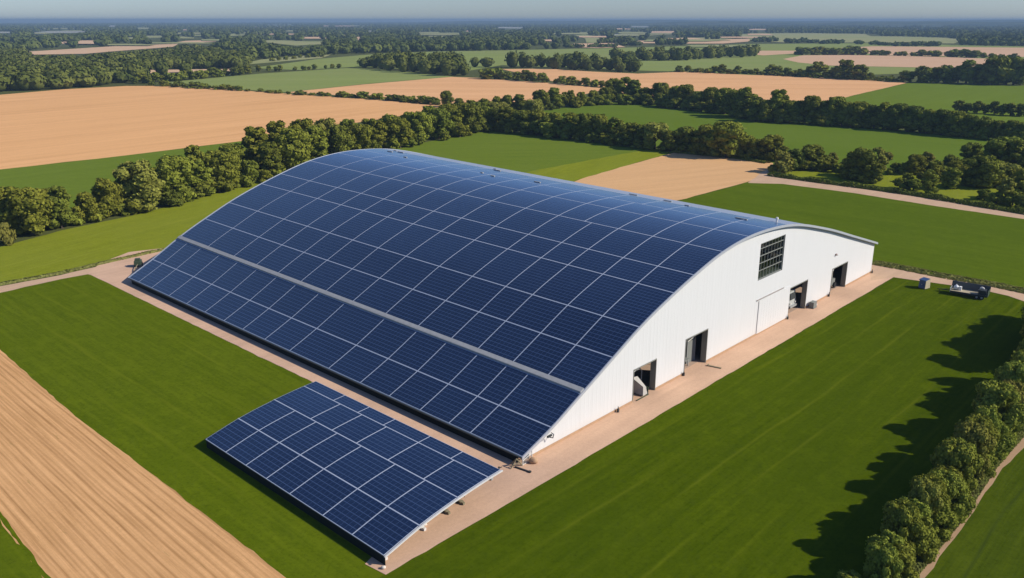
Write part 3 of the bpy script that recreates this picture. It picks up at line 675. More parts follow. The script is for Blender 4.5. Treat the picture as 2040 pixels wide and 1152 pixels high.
# door contents (in barn coordinates)
def at_barn(name, label, cat, b, a, rot=0.):
    o = empty(name, W(a, b, .08), BARN_ROT + rot); tag(o, label, cat); return o
x = at_barn('pipe_hoop', 'bent pipe hoop standing inside the doorway nearest the low corner', 'pipe frame', 23.0, 1.8)
MB().tube([(-1.5, 0, 0), (-1.5, 0, 1.9), (-1.1, 0, 2.5), (-.2, 0, 2.75), (.7, 0, 2.7), (1.1, 0, 2.3), (1.1, 0, 0)], .07).build('hoop', GREY, x)
MB().bar((-1.5, 0, 1.2), (1.1, 0, 1.2), .05).build('crossbar', GREY, x)
x = at_barn('leaning_skip', 'small pale grey skip in the doorway nearest the low corner', 'skip', 21.9, 1.2)
MB().hexa([(-.1, -1.3, .12), (.9, -1.3, .12), (.9, .3, .12), (-.1, .3, .12), (.15, -1.1, 1.2), (.8, -1.1, 1.0), (.7, .2, 2.1), (-.5, .2, 2.3)]).build('body', mat_plain('skip_paint', (.40, .38, .34), .6, .3), x)
MB().box(-1.6, .95, -1.46, -1.36, .0, .1).box(.91, .99, -1.36, .3, .0, 1.0).build('base_frame', GREEN, x)
MB().lump((-1.2, 1.2, 1.1), (.75, .75, 1.05), 4, 0, 10, 6, .03).build('drum', DARK, x)
x = at_barn('tall_cabinet', 'tall grey cabinet inside the second doorway from the low corner', 'cabinet', 35.6, 2.4)
MB().box(-1.0, 1.0, -.8, .8, 0, 3.2).build('body', GREYIN, x); MB().box(-1.06, -.98, -.86, -.78, 0, 3.4).box(.98, 1.06, -.86, -.78, 0, 3.4).build('post', GREY, x)
MB().bar((-1, -.82, 3.3), (1, -.82, 3.6), .05).build('rail', PALE, x)
x = at_barn('work_bench', 'low grey bench with a pale box end in the second doorway', 'bench', 32.8, 1.6)
MB().box(-1.1, 1.6, -.6, .6, .9, 1.05).build('top', GREYIN, x); MB().box(-1.0, -.1, -.62, .62, .05, .9).build('drawer_unit', PALE, x)
for sx in (.5, 1.5): MB().box(sx - .06, sx + .06, -.5, -.38, 0, .9).build('leg', GREY, x)
for i, (b, a, z, s, lab) in enumerate(((32.0, 1.5, 1.13, .5, 'white box on the bench in the second doorway'), (32.6, 3.0, 2.7, .45, 'small white box high on the dark wall of the second doorway'))):
    o = MB().box(-s / 2, s / 2, -s / 2, s / 2, 0, s * 1.3).box(-s / 2 - .02, s / 2 + .02, -s / 2 - .02, s / 2 + .02, s * 1.3 + .003, s * 1.4).build('box', PALE); o.location = W(a, b, z); o.rotation_euler = (0, 0, BARN_ROT); tag(o, lab, 'box')
    if i: 
        sh = MB().box(-.5, .9, -.4, .4, -.08, 0).bar((-.4, .35, -2.6), (-.4, .35, -.08), .05).bar((.8, .35, -2.6), (.8, .35, -.08), .05).build('wall_shelf', DARK); sh.location = W(a, b, z - .004); sh.rotation_euler = (0, 0, BARN_ROT); tag(sh, 'dark shelf stand under the small white box in the second doorway', 'shelf')
x = at_barn('parked_truck', 'grey truck parked inside the third doorway, its cab facing out', 'truck', 66.3, 3.5, 0)
MB().hexa([(-1.25, -2.2, .5), (1.25, -2.2, .5), (1.25, 0, .5), (-1.25, 0, .5), (-1.15, -1.9, 3.0), (1.15, -1.9, 3.0), (1.15, 0, 3.0), (-1.15, 0, 3.0)]).build('cab', mat_plain('truck_paint', (.42, .43, .40), .4, .5), x)
MB().hexa([(-.95, -2.22, 1.75), (.95, -2.22, 1.75), (.95, -2.1, 1.75), (-.95, -2.1, 1.75), (-.9, -2.04, 2.75), (.9, -2.04, 2.75), (.9, -1.9, 2.75), (-.9, -1.9, 2.75)]).build('windscreen', DARK, x)
MB().box(-1.25, 1.25, -2.4, -2.21, .45, .8).build('bumper', GREY, x); MB().box(-1.2, 1.2, .1, 5, .9, 1.2).build('bed', GREYIN, x)
for s in (-1.05, 1.05):
    for yy in (-1.2, 3.8): MB().disc((s, yy, .5), .5, .28, 'x', 16).build('wheel', RUBBER, x)
for s in (-.85, .85): MB().box(s - .18, s + .18, -2.26, -2.205, 1.0, 1.25).build('headlight', PALE, x)
x = at_barn('pallet_of_parts', 'grey crate with loose fittings on the gravel right of the third doorway', 'crate', 69.5, -.75)
x.scale = (.75, .75, .75)
MB().box(-.9, .7, -.5, .5, .12, 1.35).box(-1.0, .8, -.6, .6, 0, .115).build('body', GREYIN, x); MB().lump((1.0, .1, .5), (.35, .35, .5), 9).lump((1.35, -.1, .35), (.25, .25, .3), 10).build('fittings', PALE, x)
x = at_barn('field_machine', 'dark machine with a white arm inside the fourth doorway', 'machine', 81.4, 1.9)
MB().box(-1.6, 1.4, -.6, 1.4, .5, 1.6).box(-.8, .9, -.3, 1.1, 1.6, 2.3).build('body', GREYIN, x); MB().box(-2.6, -.9, -.9, -.5, 1.7, 2.1).build('arm', PALE, x)
MB().tube([(.2, -.4, 2.3), (-.2, -.6, 3.2), (.9, -.5, 3.9), (1.5, -.3, 3.8)], .09).build('chute', PALE, x)
for s in (-1.2, 1.0): MB().disc((s, -.75, .5), .5, .25, 'y', 16).build('wheel', RUBBER, x)
o = MB().box(-.12, .12, -1.2, .6, 0, .12).box(-.2, .2, .55, .72, 0, .2).build('timber_beam', WOODM); o.location = W(-1.5, 36.3, .045); o.rotation_euler = (0, 0, BARN_ROT + .2); tag(o, 'short weathered timber beam on the gravel outside the second doorway', 'timber')

# blue cabinet and trailer on the lawn near the road
x = empty('storage_cabinet', P(1840, 574, .012), math.radians(-58)); tag(x, 'small blue storage cabinet with a pale side on the lawn by the road', 'cabinet')
MB().hexa([(-.62, -.7, .12), (.62, -.7, .12), (.62, .7, .12), (-.62, .7, .12), (-.58, -.55, 1.45), (.58, -.55, 1.45), (.58, .6, 1.62), (-.58, .6, 1.62)]).build('body', BLUE, x)
MB().hexa([(.626, -.72, .1), (.70, -.72, .1), (.70, .72, .1), (.626, .72, .1), (.59, -.6, 1.5), (.66, -.6, 1.5), (.66, .62, 1.68), (.59, .62, 1.68)]).build('side_panel', TANW, x)
MB().hexa([(-.7, -.68, 1.48), (.56, -.68, 1.48), (.56, .7, 1.66), (-.7, .7, 1.66), (-.7, -.68, 1.56), (.56, -.68, 1.56), (.56, .7, 1.74), (-.7, .7, 1.74)]).build('lid', BLUE, x)
MB().box(-.6, .6, -.66, .66, 0, .115).build('base', DARK, x); MB().box(-.08, .08, -.78, -.69, .7, .85).build('handle', GREY, x)
p0, p1 = P(1908, 589), P(1963, 598)
tx = empty('flatbed_trailer', ((p0[0] + p1[0]) / 2, (p0[1] + p1[1]) / 2 + .9, .012), math.atan2(p1[1] - p0[1], p1[0] - p0[0])); tag(tx, 'flatbed trailer with a tall dark side board parked beside the road', 'trailer')
MB().box(-2.8, 2.8, -1.05, 1.05, .62, .78).build('bed', TANW, tx)
MB().hexa([(-2.95, 1.06, .55), (2.95, 1.06, .55), (2.95, 1.16, .55), (-2.95, 1.16, .55), (-2.95, 1.22, 1.95), (2.95, 1.22, 1.95), (2.95, 1.32, 1.95), (-2.95, 1.32, 1.95)]).build('side_board', mat_plain('dark_board', (.075, .085, .09), .6, .3), tx)
MB().box(2.81, 2.9, -1.05, 1.04, .55, 1.5).build('tailboard', GREEN, tx); MB().box(-2.9, -2.81, -1.05, 1.04, .55, 1.2).build('headboard', GREY, tx)
MB().box(-2.8, 2.8, -1.13, -1.055, .50, .80).build('chassis_rail', DARK, tx)
MB().tube([(-2.85, -.5, .6), (-4.4, 0, .45), (-5.0, 0, .4)], .07).tube([(-2.85, .5, .6), (-4.4, 0, .45)], .07).bar((-4.6, 0, 0), (-4.6, 0, .5), .06).build('drawbar', DARK, tx)
for sx in (1.3, 2.05):
    for sy in (-1.02, 1.0):
        w_ = MB().disc((sx, sy, .36), .36, .22, 'y', 16).build('wheel', RUBBER, tx); MB().disc((sx, sy - .12, .36), .18, .04, 'y', 12).build('rim', GREY, w_)
def on_trailer(mb, name, mat, x, y, z, label, cat):
    o = mb.build(name, mat); c, s = math.cos(tx.rotation_euler.z), math.sin(tx.rotation_euler.z)
    o.location = (tx.location.x + c * x - s * y, tx.location.y + s * x + c * y, z); o.rotation_euler = tx.rotation_euler; tag(o, label, cat)
on_trailer(MB().lump((0, 0, .4), (.42, .4, .42), 2, 0, 12, 8, .02).bar((0, 0, .8), (0, 0, .92), .12).box(.45, .85, -.3, .3, 0, .62), 'water_drum', mat_plain('white_plastic', (.75, .75, .74), .4, .4), -2.1, .1, .795, 'round white drum at the drawbar end of the flatbed trailer', 'drum')
on_trailer(MB().box(-.55, .55, -.6, .6, 0, .75).box(-.6, .6, -.65, .65, .753, .8), 'equipment_crate', DARK, 1.95, -.3, .795, 'dark equipment crate on the tail end of the flatbed trailer', 'crate')
on_trailer(MB().box(-.35, .35, -.2, .2, 0, .18).lump((0, 0, .22), (.3, .2, .12), 5), 'folded_sheet', PALE, 1.8, .1, 1.605, 'pale folded sheet lying on the dark trailer crate', 'sheet')

# ------------------------------------------------------------------ trees
def quads_mesh(name, pos, nrm, size, rng, mats, core=None, tone=None):
    n = len(pos); r = rng.normal(size=(n, 3)); t = np.cross(nrm, r); t /= np.linalg.norm(t, axis=1)[:, None] + 1e-9
    u = np.cross(nrm, t); s = size[:, None]; asp = rng.uniform(.6, 1., n)[:, None]
    bend = nrm * s * rng.uniform(-.25, .25, n)[:, None]
    v = np.stack([pos - t * s - u * s * asp * .6 + bend, pos + t * s * .8 - u * s * asp, pos + t * s + u * s * asp * .7 + bend, pos - t * s * .7 + u * s * asp], 1).reshape(-1, 3)
    f = np.arange(n * 4).reshape(n, 4)
    if core is not None:
        cv, cf = core; f2 = cf + len(v); v = np.concatenate([v, cv])
    else: f2 = np.zeros((0, 4), int)
    me = bpy.data.meshes.new(name); allf = np.concatenate([f, f2]); nf = len(allf)
    me.vertices.add(len(v)); me.vertices.foreach_set('co', v.astype(np.float32).ravel())
    me.loops.add(nf * 4); me.loops.foreach_set('vertex_index', allf.astype(np.int32).ravel())
    me.polygons.add(nf); me.polygons.foreach_set('loop_start', np.arange(0, nf * 4, 4, dtype=np.int32)); me.polygons.foreach_set('loop_total', np.full(nf, 4, np.int32))
    for m_ in mats: me.materials.append(m_)
    if tone is not None:
        at = me.attributes.new('tone', 'FLOAT', 'POINT'); at.data.foreach_set('value', tone.astype(np.float32))
    me.update(calc_edges=True); return me

def sphere_core(c, r, n=8, m=5):
    th = np.linspace(.15, math.pi - .15, m + 1); ph = np.arange(n) * 2 * math.pi / n
    T, Q = np.meshgrid(th, ph, indexing='ij')
    v = np.stack([np.sin(T) * np.cos(Q), np.sin(T) * np.sin(Q), np.cos(T)], -1).reshape(-1, 3) * r + c
    f = [[j * n + i, (j + 1) * n + i, (j + 1) * n + (i + 1) % n, j * n + (i + 1) % n] for j in range(m) for i in range(n)]
    return v, np.array(f)

def crown_mesh(name, seed, Wd, Ht, z0, nlobe, nleaf, leaf, form='round', core=True, spread=.7):
    """lobes of foliage: leaf clumps over every lobe's shell, gaps between the lobes"""
    rng = np.random.default_rng(seed); R = Wd / 2; hc = Ht - z0; lob = []
    for i in range(nlobe):
        t = (i + .5) / nlobe; z = z0 + hc * (t ** .85)
        if form == 'round': env = math.sin(math.pi * min(1, .18 + .76 * t)) ** .75
        elif form == 'tall': env = math.sin(math.pi * min(1, .22 + .72 * t)) ** .6
        elif form == 'spread': env = math.sin(math.pi * min(1, .10 + .72 * t ** .8)) ** .8
        else: env = (1 - .55 * t)
        a = i * 2.399 + rng.uniform(-.5, .5); rr = R * env * rng.uniform(.35, spread)
        r = R * rng.uniform(.22, .44) * (.65 + .35 * env)
        z = min(z, Ht - r * .75); z = max(z, z0 + r * .5)
        lob.append((math.cos(a) * rr, math.sin(a) * rr, z, r))
    lob.append((0, 0, z0 + hc * .5, R * .5)); lob = np.array(lob)
    w = lob[:, 3] ** 2; k = rng.choice(len(lob), int(nleaf * 2.2), p=w / w.sum())
    d = rng.normal(size=(len(k), 3)); d[:, 2] += .25; d /= np.linalg.norm(d, axis=1)[:, None]
    sc_ = np.array([1, 1, .85]); pos = lob[k, :3] + d * sc_ * (lob[k, 3] * rng.uniform(.78, 1.0, len(k)) ** 1 * (1 + .28 * rng.random(len(k)) ** 5))[:, None]
    keep = np.ones(len(k), bool)
    for j in range(len(lob)):
        q = np.linalg.norm((pos - lob[j, :3]) / sc_, axis=1); keep &= ~((q < lob[j, 3] * .80) & (k != j))
    keep &= pos[:, 2] > max(.05, z0 * .6)
    pos = pos[keep][:nleaf]; d = d[keep][:nleaf]
    nrm = d + rng.normal(size=d.shape) * .42; nrm /= np.linalg.norm(nrm, axis=1)[:, None]
    size = leaf * rng.uniform(.55, 1.25, len(pos))
    cr_ = None
    if core:
        vs, fs, o_ = [], [], 0
        for (x_, y_, z_, r_) in lob:
            v, f = sphere_core((x_, y_, z_), np.array([r_, r_, r_ * .85]) * .74); vs.append(v * (1 + rng.normal(size=v.shape) * .004)); fs.append(f + o_); o_ += len(v)
        cr_ = (np.concatenate(vs), np.concatenate(fs))
    return quads_mesh(name, pos, nrm, size, rng, [LEAF['mid']], cr_)

def trunk_mesh(seed, h, r, limbs=5, reach=.3, Ht=10):
    rn = random.Random(seed); mb = MB(); pts = [(0, 0, -.1)]; n = 5
    for i in range(1, n): pts.append((rn.uniform(-.12, .12) * h * .2, rn.uniform(-.12, .12) * h * .2, h * i / (n - 1)))
    for i in range(n - 1): mb.bar(pts[i], pts[i + 1], r * (1.25 if i == 0 else 1) * (1 - .5 * i / n), 7, 0, r * (1 - .5 * (i + 1) / n))
    for k in range(limbs):
        a = k * 2.4 + rn.uniform(-.4, .4); z = h * rn.uniform(.45, .95)
        q = (math.cos(a) * Ht * reach, math.sin(a) * Ht * reach, z + Ht * rn.uniform(.15, .3))
        mb.bar((0, 0, z), q, r * .42, 5, 0, r * .15)
    return mb.mesh('trunk', BARK)

KIND = {}
def kind(key, form, Wd, Ht, z0, nlobe, nleaf, leaf, seeds, words, trunk=True, spread=.7):
    KIND[key] = dict(v=[(crown_mesh('crown', s, Wd, Ht, z0, nlobe, nleaf, leaf, form, True, spread), trunk_mesh(s, max(z0 * 1.6, Ht * .35), Wd * .028 + .08, 5, .22, Ht) if trunk else None) for s in seeds], H=Ht, W=Wd, words=words)
kind('round', 'round', 11, 12, .7, 22, 3600, .36, (11, 12, 13), 'rounded')
kind('tall', 'tall', 8.5, 14, .8, 22, 3200, .36, (21, 22, 23), 'upright')
kind('spread', 'spread', 13, 10.5, .8, 22, 3600, .36, (31, 32), 'spreading')
kind('lone', 'spread', 13, 11, 3.6, 13, 2400, .40, (41,), 'bare-stemmed')
kind('bush', 'cone', 5.5, 4.2, .3, 9, 1100, .26, (51, 52, 53), 'low')
kind('hedge', 'tall', 6.0, 6.4, .2, 34, 11000, .145, (61, 62, 63, 64), 'bushy', True, .95)
kind('far', 'round', 11, 11, .6, 12, 700, .62, (71, 72, 73, 74), 'small', True)
kind('farbush', 'cone', 8, 5, .2, 6, 260, .55, (81, 82, 83), 'low', True)

PROTO = {}
L1 = 'front row of the tree line left of barn'
WIDE = {'tree row beyond the meadow behind the barn', 'hedgerow between the two large tan fields', 'tree row above the right tan field'}
TREES = []
def plant(px, py, hpx, key, color, line, wf=1.0, gap_z=0.):
    g = P(px, py); dist = math.dist(g, (0, 0, H)); h = hpx * dist / F / math.sqrt(max(.3, 1 - (H / dist) ** 2))
    rn = random.Random(int(px * 13 + py * 7 + hpx)); K = KIND[key]
    if line not in (L1, ) and color in ('deep', 'dark') and rn.random() < .7: color = {'deep': 'dark', 'dark': 'mid'}[color]
    vi = rn.randrange(len(K['v']))
    pk = (key, vi)
    if pk not in PROTO:
        r = bpy.data.objects.new('tree', None)
        parts = [bpy.data.objects.new('crown', K['v'][vi][0])]
        if K['v'][vi][1]: parts.append(bpy.data.objects.new('trunk', K['v'][vi][1]))
        PROTO[pk] = (r, parts)
    r0, ps = PROTO[pk]
    nm = 'bush' if 'bush' in key else ('hedge_tree' if key == 'hedge' else 'broadleaf_tree')
    r = r0.copy(); r.name = nm; COL.objects.link(r); r.location = g; r.rotation_euler = (0, 0, rn.uniform(0, 6.28))
    s = h / K['H']; sw = s * wf * rn.uniform(1.06, 1.28) * (1.15 if line in WIDE else 1.0); r.scale = (sw, sw, s); r.empty_display_size = .5
    for p in ps:
        c = p.copy(); COL.objects.link(c); c.parent = r
        if p.name.startswith('crown'):
            c.material_slots[0].link = 'OBJECT'; c.material_slots[0].material = LEAF[color]
    TREES.append((r, px, nm, key, color, line)); return r

def row(line, pts, n, keys, colors, jit=(6, 3), wf=1.0, hj=.16, seed=1):
    """n plants spaced along a polyline of (px, py, height px)"""
    rn = random.Random(seed); L = [0]
    for i in range(len(pts) - 1): L.append(L[-1] + math.hypot(pts[i + 1][0] - pts[i][0], pts[i + 1][1] - pts[i][1]))
    for k in range(n):
        s = L[-1] * (k + .5 + rn.uniform(-.28, .28)) / n; i = 0
        while i < len(pts) - 2 and s > L[i + 1]: i += 1
        t = (s - L[i]) / (L[i + 1] - L[i]); p = [pts[i][c] + (pts[i + 1][c] - pts[i][c]) * t for c in range(3)]
        plant(p[0] + rn.uniform(-jit[0], jit[0]), p[1] + rn.uniform(-jit[1], jit[1]), p[2] * (1 + rn.uniform(-hj, hj)), rn.choice(keys), rn.choice(colors), line, wf)

# L1: the tree line left of and behind the barn
L1 = 'front row of the tree line left of barn'
for (x_, y_, h_, k_, c_, w_) in ((10, 487, 36, 'bush', 'olive', .9), (22, 462, 74, 'round', 'mid', 1.0), (66, 468, 78, 'round', 'mid', 1.0), (124, 455, 72, 'tall', 'dark', 1.1),
        (174, 444, 52, 'round', 'mid', .95), (216, 432, 66, 'round', 'mid', .85), (282, 421, 88, 'round', 'olive', 1.0), (352, 404, 84, 'round', 'mid', .92),
        (405, 391, 64, 'tall', 'mid', 1.1), (453, 379, 70, 'round', 'mid', 1.0), (500, 370, 46, 'bush', 'dark', .8), (540, 358, 70, 'tall', 'dark', 1.0),
        (588, 346, 84, 'round', 'mid', .9), (632, 332, 76, 'tall', 'mid', 1.1), (676, 322, 66, 'round', 'dark', .9), (716, 312, 60, 'round', 'mid', .9), (757, 302, 58, 'tall', 'mid', 1.1),
        (797, 295, 56, 'round', 'mid', 1.), (836, 285, 58, 'round', 'mid', 1.), (874, 277, 58, 'round', 'dark', 1.), (908, 271, 50, 'tall', 'mid', 1.2), (940, 265, 54, 'round', 'dark', 1.), (972, 259, 44, 'round', 'mid', 1.)):
    plant(x_, y_, h_, k_, c_, L1, w_)
L1r = 'rear row of the tree line left of barn'
for (x_, y_, h_, k_, c_, w_) in ((45, 448, 58, 'round', 'dark', 1.), (98, 444, 58, 'round', 'mid', 1.), (252, 414, 52, 'round', 'deep', 1.), (318, 398, 56, 'round', 'mid', 1.), (393, 372, 74, 'tall', 'dark', 1.),
        (432, 358, 52, 'round', 'dark', 1.), (466, 352, 60, 'round', 'mid', 1.), (517, 348, 88, 'tall', 'mid', 1.15), (556, 335, 86, 'tall', 'dark', 1.1), (610, 322, 78, 'round', 'mid', .9),
        (655, 312, 70, 'round', 'olive', .9), (697, 302, 60, 'tall', 'dark', 1.2), (740, 292, 52, 'round', 'dark', 1.), (780, 284, 52, 'round', 'mid', 1.), (818, 274, 48, 'round', 'mid', 1.), (856, 266, 52, 'tall', 'dark', 1.3),
        (893, 258, 48, 'round', 'dark', 1.), (925, 252, 44, 'round', 'mid', 1.), (958, 248, 42, 'round', 'dark', 1.1), (990, 246, 40, 'spread', 'olive', 1.)):
    plant(x_, y_, h_, k_, c_, L1r, w_)
# L2: row running right from behind the barn
L2 = 'tree row beyond the meadow behind the barn'
for (x_, y_, h_, k_, c_, w_) in ((1006, 262, 46, 'round', 'deep', 1.), (1040, 266, 44, 'round', 'deep', 1.), (1072, 267, 46, 'round', 'dark', 1.), (1104, 271, 44, 'round', 'dark', 1.), (1134, 275, 48, 'tall', 'dark', 1.3),
        (1164, 279, 50, 'round', 'dark', 1.), (1192, 281, 50, 'round', 'mid', .9), (1224, 285, 48, 'tall', 'deep', 1.2), (1256, 290, 42, 'round', 'deep', 1.), (1278, 291, 40, 'round', 'deep', 1.), (1304, 297, 48, 'lone', 'olive', .95),
        (1338, 301, 38, 'round', 'deep', 1.1), (1366, 302, 46, 'round', 'deep', 1.), (1402, 307, 54, 'round', 'dark', .9), (1446, 314, 66, 'round', 'dark', .95), (1478, 313, 40, 'spread', 'mid', .9), (1502, 316, 36, 'round', 'dark', 1.), (1538, 320, 46, 'round', 'dark', 1.), (1558, 344, 36, 'bush', 'olive', 1.)):
    plant(x_, y_, h_, k_, c_, L2, w_)
# L3: thick belt right of centre
L3a = 'wooded belt below the central tan fields'
for (x_, y_, h_, k_, c_, w_) in ((890, 213, 30, 'round', 'deep', 1.), (915, 217, 20, 'round', 'deep', 1.), (942, 219, 18, 'round', 'dark', 1.), (965, 222, 24, 'round', 'dark', 1.), (990, 226, 32, 'round', 'mid', 1.), (1012, 226, 34, 'round', 'dark', 1.),
        (1034, 226, 36, 'tall', 'deep', 1.2), (1062, 240, 38, 'spread', 'olive', .9), (1076, 220, 38, 'round', 'deep', 1.), (1103, 217, 40, 'tall', 'dark', 1.2), (1124, 213, 28, 'tall', 'mid', 1.), (1136, 212, 30, 'tall', 'mid', 1.), (1158, 211, 26, 'round', 'dark', 1.), (1182, 208, 26, 'round', 'mid', 1.),
        (1207, 206, 30, 'round', 'deep', 1.), (1222, 200, 40, 'round', 'deep', 1.), (1244, 203, 46, 'tall', 'dark', 1.25), (1264, 204, 42, 'tall', 'deep', 1.2), (1284, 207, 30, 'round', 'mid', 1.), (1314, 208, 40, 'round', 'deep', 1.1), (1316, 213, 24, 'round', 'mid', 1.), (1344, 213, 38, 'round', 'dark', 1.), (1364, 216, 44, 'round', 'mid', 1.), (1392, 219, 34, 'round', 'deep', 1.), (1416, 220, 42, 'round', 'dark', .9), (1442, 226, 46, 'round', 'dark', 1.)):
    plant(x_, y_, h_, k_, c_, L3a, w_)
L3b = 'thick dark belt along the right side green crop'
for (x_, y_, h_, k_, c_, w_) in ((1462, 232, 48, 'round', 'dark', 1.), (1484, 236, 56, 'tall', 'mid', 1.1), (1506, 242, 44, 'round', 'deep', 1.), (1522, 243, 40, 'round', 'dark', 1.), (1546, 243, 58, 'tall', 'dark', 1.15), (1570, 244, 40, 'round', 'mid', 1.), (1592, 245, 40, 'round', 'deep', 1.), (1614, 247, 50, 'round', 'dark', .9),
        (1640, 248, 42, 'round', 'deep', 1.), (1662, 249, 50, 'round', 'mid', .9), (1686, 251, 42, 'round', 'dark', 1.), (1710, 253, 44, 'round', 'mid', 1.), (1734, 255, 40, 'round', 'deep', 1.), (1758, 257, 46, 'tall', 'dark', 1.2), (1788, 260, 46, 'round', 'deep', 1.), (1818, 262, 44, 'round', 'deep', 1.), (1846, 265, 40, 'round', 'dark', 1.),
        (1874, 268, 42, 'round', 'deep', 1.), (1902, 271, 42, 'round', 'dark', 1.), (1930, 274, 38, 'round', 'deep', 1.), (1958, 276, 36, 'round', 'dark', 1.), (1986, 279, 32, 'round', 'deep', 1.), (2012, 281, 34, 'round', 'deep', 1.), (2036, 283, 32, 'round', 'deep', 1.)):
    plant(x_, y_, h_, k_, c_, L3b, w_)
# L5: loose copse at the right
L5 = 'copse on the yellow meadow at the right'
def c8(x, yb, yt): return (1440 + x / 3.4, 160 + yb / 3.4, (yb - yt) / 3.4)
for (x, yb, yt, k_, c_, w_) in ((480, 612, 480, 'round', 'deep', .8), (600, 604, 455, 'round', 'dark', 1.1), (665, 606, 515, 'round', 'mid', 1.), (735, 585, 498, 'tall', 'olive', 1.), (842, 645, 540, 'round', 'dark', 1.), (930, 680, 486, 'round', 'deep', .85), (1024, 662, 478, 'tall', 'olive', .95), (1035, 700, 580, 'tall', 'mid', .9), (1100, 572, 498, 'lone', 'olive', .8),
        (1170, 625, 568, 'bush', 'deep', 1.), (1240, 635, 572, 'bush', 'dark', 1.), (1290, 640, 520, 'round', 'dark', .9), (1372, 625, 505, 'tall', 'olive', .95), (1200, 735, 672, 'bush', 'deep', 1.1), (1290, 745, 680, 'bush', 'deep', 1.2), (1392, 768, 628, 'tall', 'mid', 1.05), (1440, 690, 592, 'round', 'mid', .9), (1540, 732, 612, 'round', 'dark', 1.), (1565, 650, 560, 'round', 'dark', 1.), (1680, 575, 448, 'round', 'deep', .9),
        (1530, 610, 520, 'round', 'deep', 1.), (1740, 725, 545, 'round', 'deep', 1.1), (1800, 690, 560, 'round', 'dark', 1.), (1895, 705, 588, 'spread', 'olive', .95), (1905, 612, 425, 'round', 'deep', 1.1), (1990, 640, 450, 'tall', 'deep', 1.2), (1910, 838, 690, 'tall', 'olive', 1.), (2005, 805, 640, 'tall', 'mid', 1.), (1770, 812, 750, 'bush', 'deep', 1.), (1830, 560, 425, 'round', 'deep', 1.), (1960, 850, 770, 'bush', 'dark', 1.)):
    q = c8(x, yb, yt); plant(q[0], q[1], q[2], k_, c_, L5, w_ * 1.2)
# L4: low bushes between the two tan fields
U5 = 'scrub below the copse on the yellow meadow'
for (x, yb, h_, c_) in ((455, 612, 16, 'olive'), (540, 612, 20, 'dark'), (690, 618, 18, 'mid'), (760, 625, 16, 'dark'), (800, 652, 22, 'mid'), (880, 672, 26, 'dark'), (975, 690, 24, 'mid'), (1130, 640, 12, 'dark'), (1330, 640, 22, 'mid'), (1440, 640, 24, 'dark'), (1480, 660, 20, 'mid'), (1620, 690, 26, 'dark'), (1680, 715, 26, 'mid'), (1650, 640, 26, 'dark'), (1850, 730, 24, 'mid'), (1960, 720, 30, 'dark'), (1850, 840, 20, 'dark'), (1950, 800, 26, 'mid'), (1250, 690, 16, 'mid'), (1350, 700, 20, 'dark'), (2020, 870, 22, 'dark')):
    q = c8(x, yb, 0); plant(q[0], q[1], h_, 'bush', c_, U5, 1.25)
row('undergrowth under the tree row behind the barn', [(1015, 264, 24), (1164, 281, 24), (1300, 299, 18), (1402, 309, 22), (1500, 318, 18), (1545, 322, 18)], 24, ['bush'], ['deep', 'dark', 'mid'], (5, .8), 1.3, .3, 21)
row('undergrowth under the dark right belt', [(1462, 233, 22), (1560, 245, 22), (1763, 258, 22), (1910, 273, 20), (2040, 284, 18)], 26, ['bush'], ['deep', 'dark', 'mid'], (5, .8), 1.3, .3, 22)
row('undergrowth under the central wooded belt', [(885, 214, 12), (1000, 229, 18), (1083, 221, 16), (1172, 210, 16), (1272, 208, 18), (1375, 219, 18), (1450, 229, 20)], 30, ['bush'], ['deep', 'dark', 'mid'], (5, .8), 1.3, .3, 23)
row('undergrowth along the tree line left of barn', [(30, 466, 26), (285, 422, 28), (453, 380, 26), (600, 344, 26), (800, 296, 22), (985, 259, 18)], 30, ['bush'], ['deep', 'dark', 'mid'], (6, 1.2), 1.2, .3, 24)
row('hedgerow between the two large tan fields', [(300, 170, 8), (360, 174, 9), (430, 178, 7), (590, 188.5, 8), (740, 197, 9), (870, 209, 11)], 36, ['farbush'], ['deep', 'dark'], (4, .5), 1.5, .4, 4)
row('tree row crossing the central tan fields', [(962, 157, 14), (1020, 159, 17), (1100, 166, 13), (1205, 175, 13)], 16, ['far', 'far', 'farbush'], ['deep', 'dark', 'mid'], (3, .6), 1.4, .35, 5)
L6 = 'tree row above the right tan field'
for (x_, y_, h_) in ((1352, 143, 11), (1370, 143, 11), (1398, 144, 7), (1423, 145, 12), (1438, 146, 16), (1469, 147, 14), (1507, 148, 10), (1535, 149, 18), (1550, 150, 16), (1568, 151, 14), (1592, 152, 13), (1612, 153, 18), (1630, 154, 27), (1652, 156, 13), (1668, 157, 22), (1682, 157, 32), (1712, 159, 26), (1733, 160, 13), (1758, 160, 8), (1775, 161, 9)):
    plant(x_, y_, h_, 'far', ('deep', 'dark', 'dark', 'mid')[x_ % 4], L6, 1.15)
L6r = 'dense row above the right green field'
for (x_, y_, h_) in ((1800, 164, 20), (1812, 164, 18), (1836, 165, 28), (1848, 165, 24), (1864, 165, 26), (1880, 166, 30), (1896, 166, 26), (1908, 166, 28), (1924, 167, 38), (1940, 167, 28), (1956, 168, 32), (1976, 169, 46), (1988, 169, 36), (2004, 169, 44), (2018, 170, 36), (2032, 170, 42)):
    plant(x_, y_, h_, 'far', ('deep', 'dark', 'deep', 'mid')[x_ % 4], L6r, 1.05)
L6c = 'short hedge line inside the right green field'
for (x_, y_, h_) in ((1910, 223, 19), (1926, 224, 15), (1946, 226, 20), (1962, 227, 15), (1980, 228, 21), (1998, 230, 19), (2012, 231, 21), (2034, 232, 20)):
    plant(x_, y_, h_, 'far', ('deep', 'dark')[x_ % 2], L6c, 1.1)
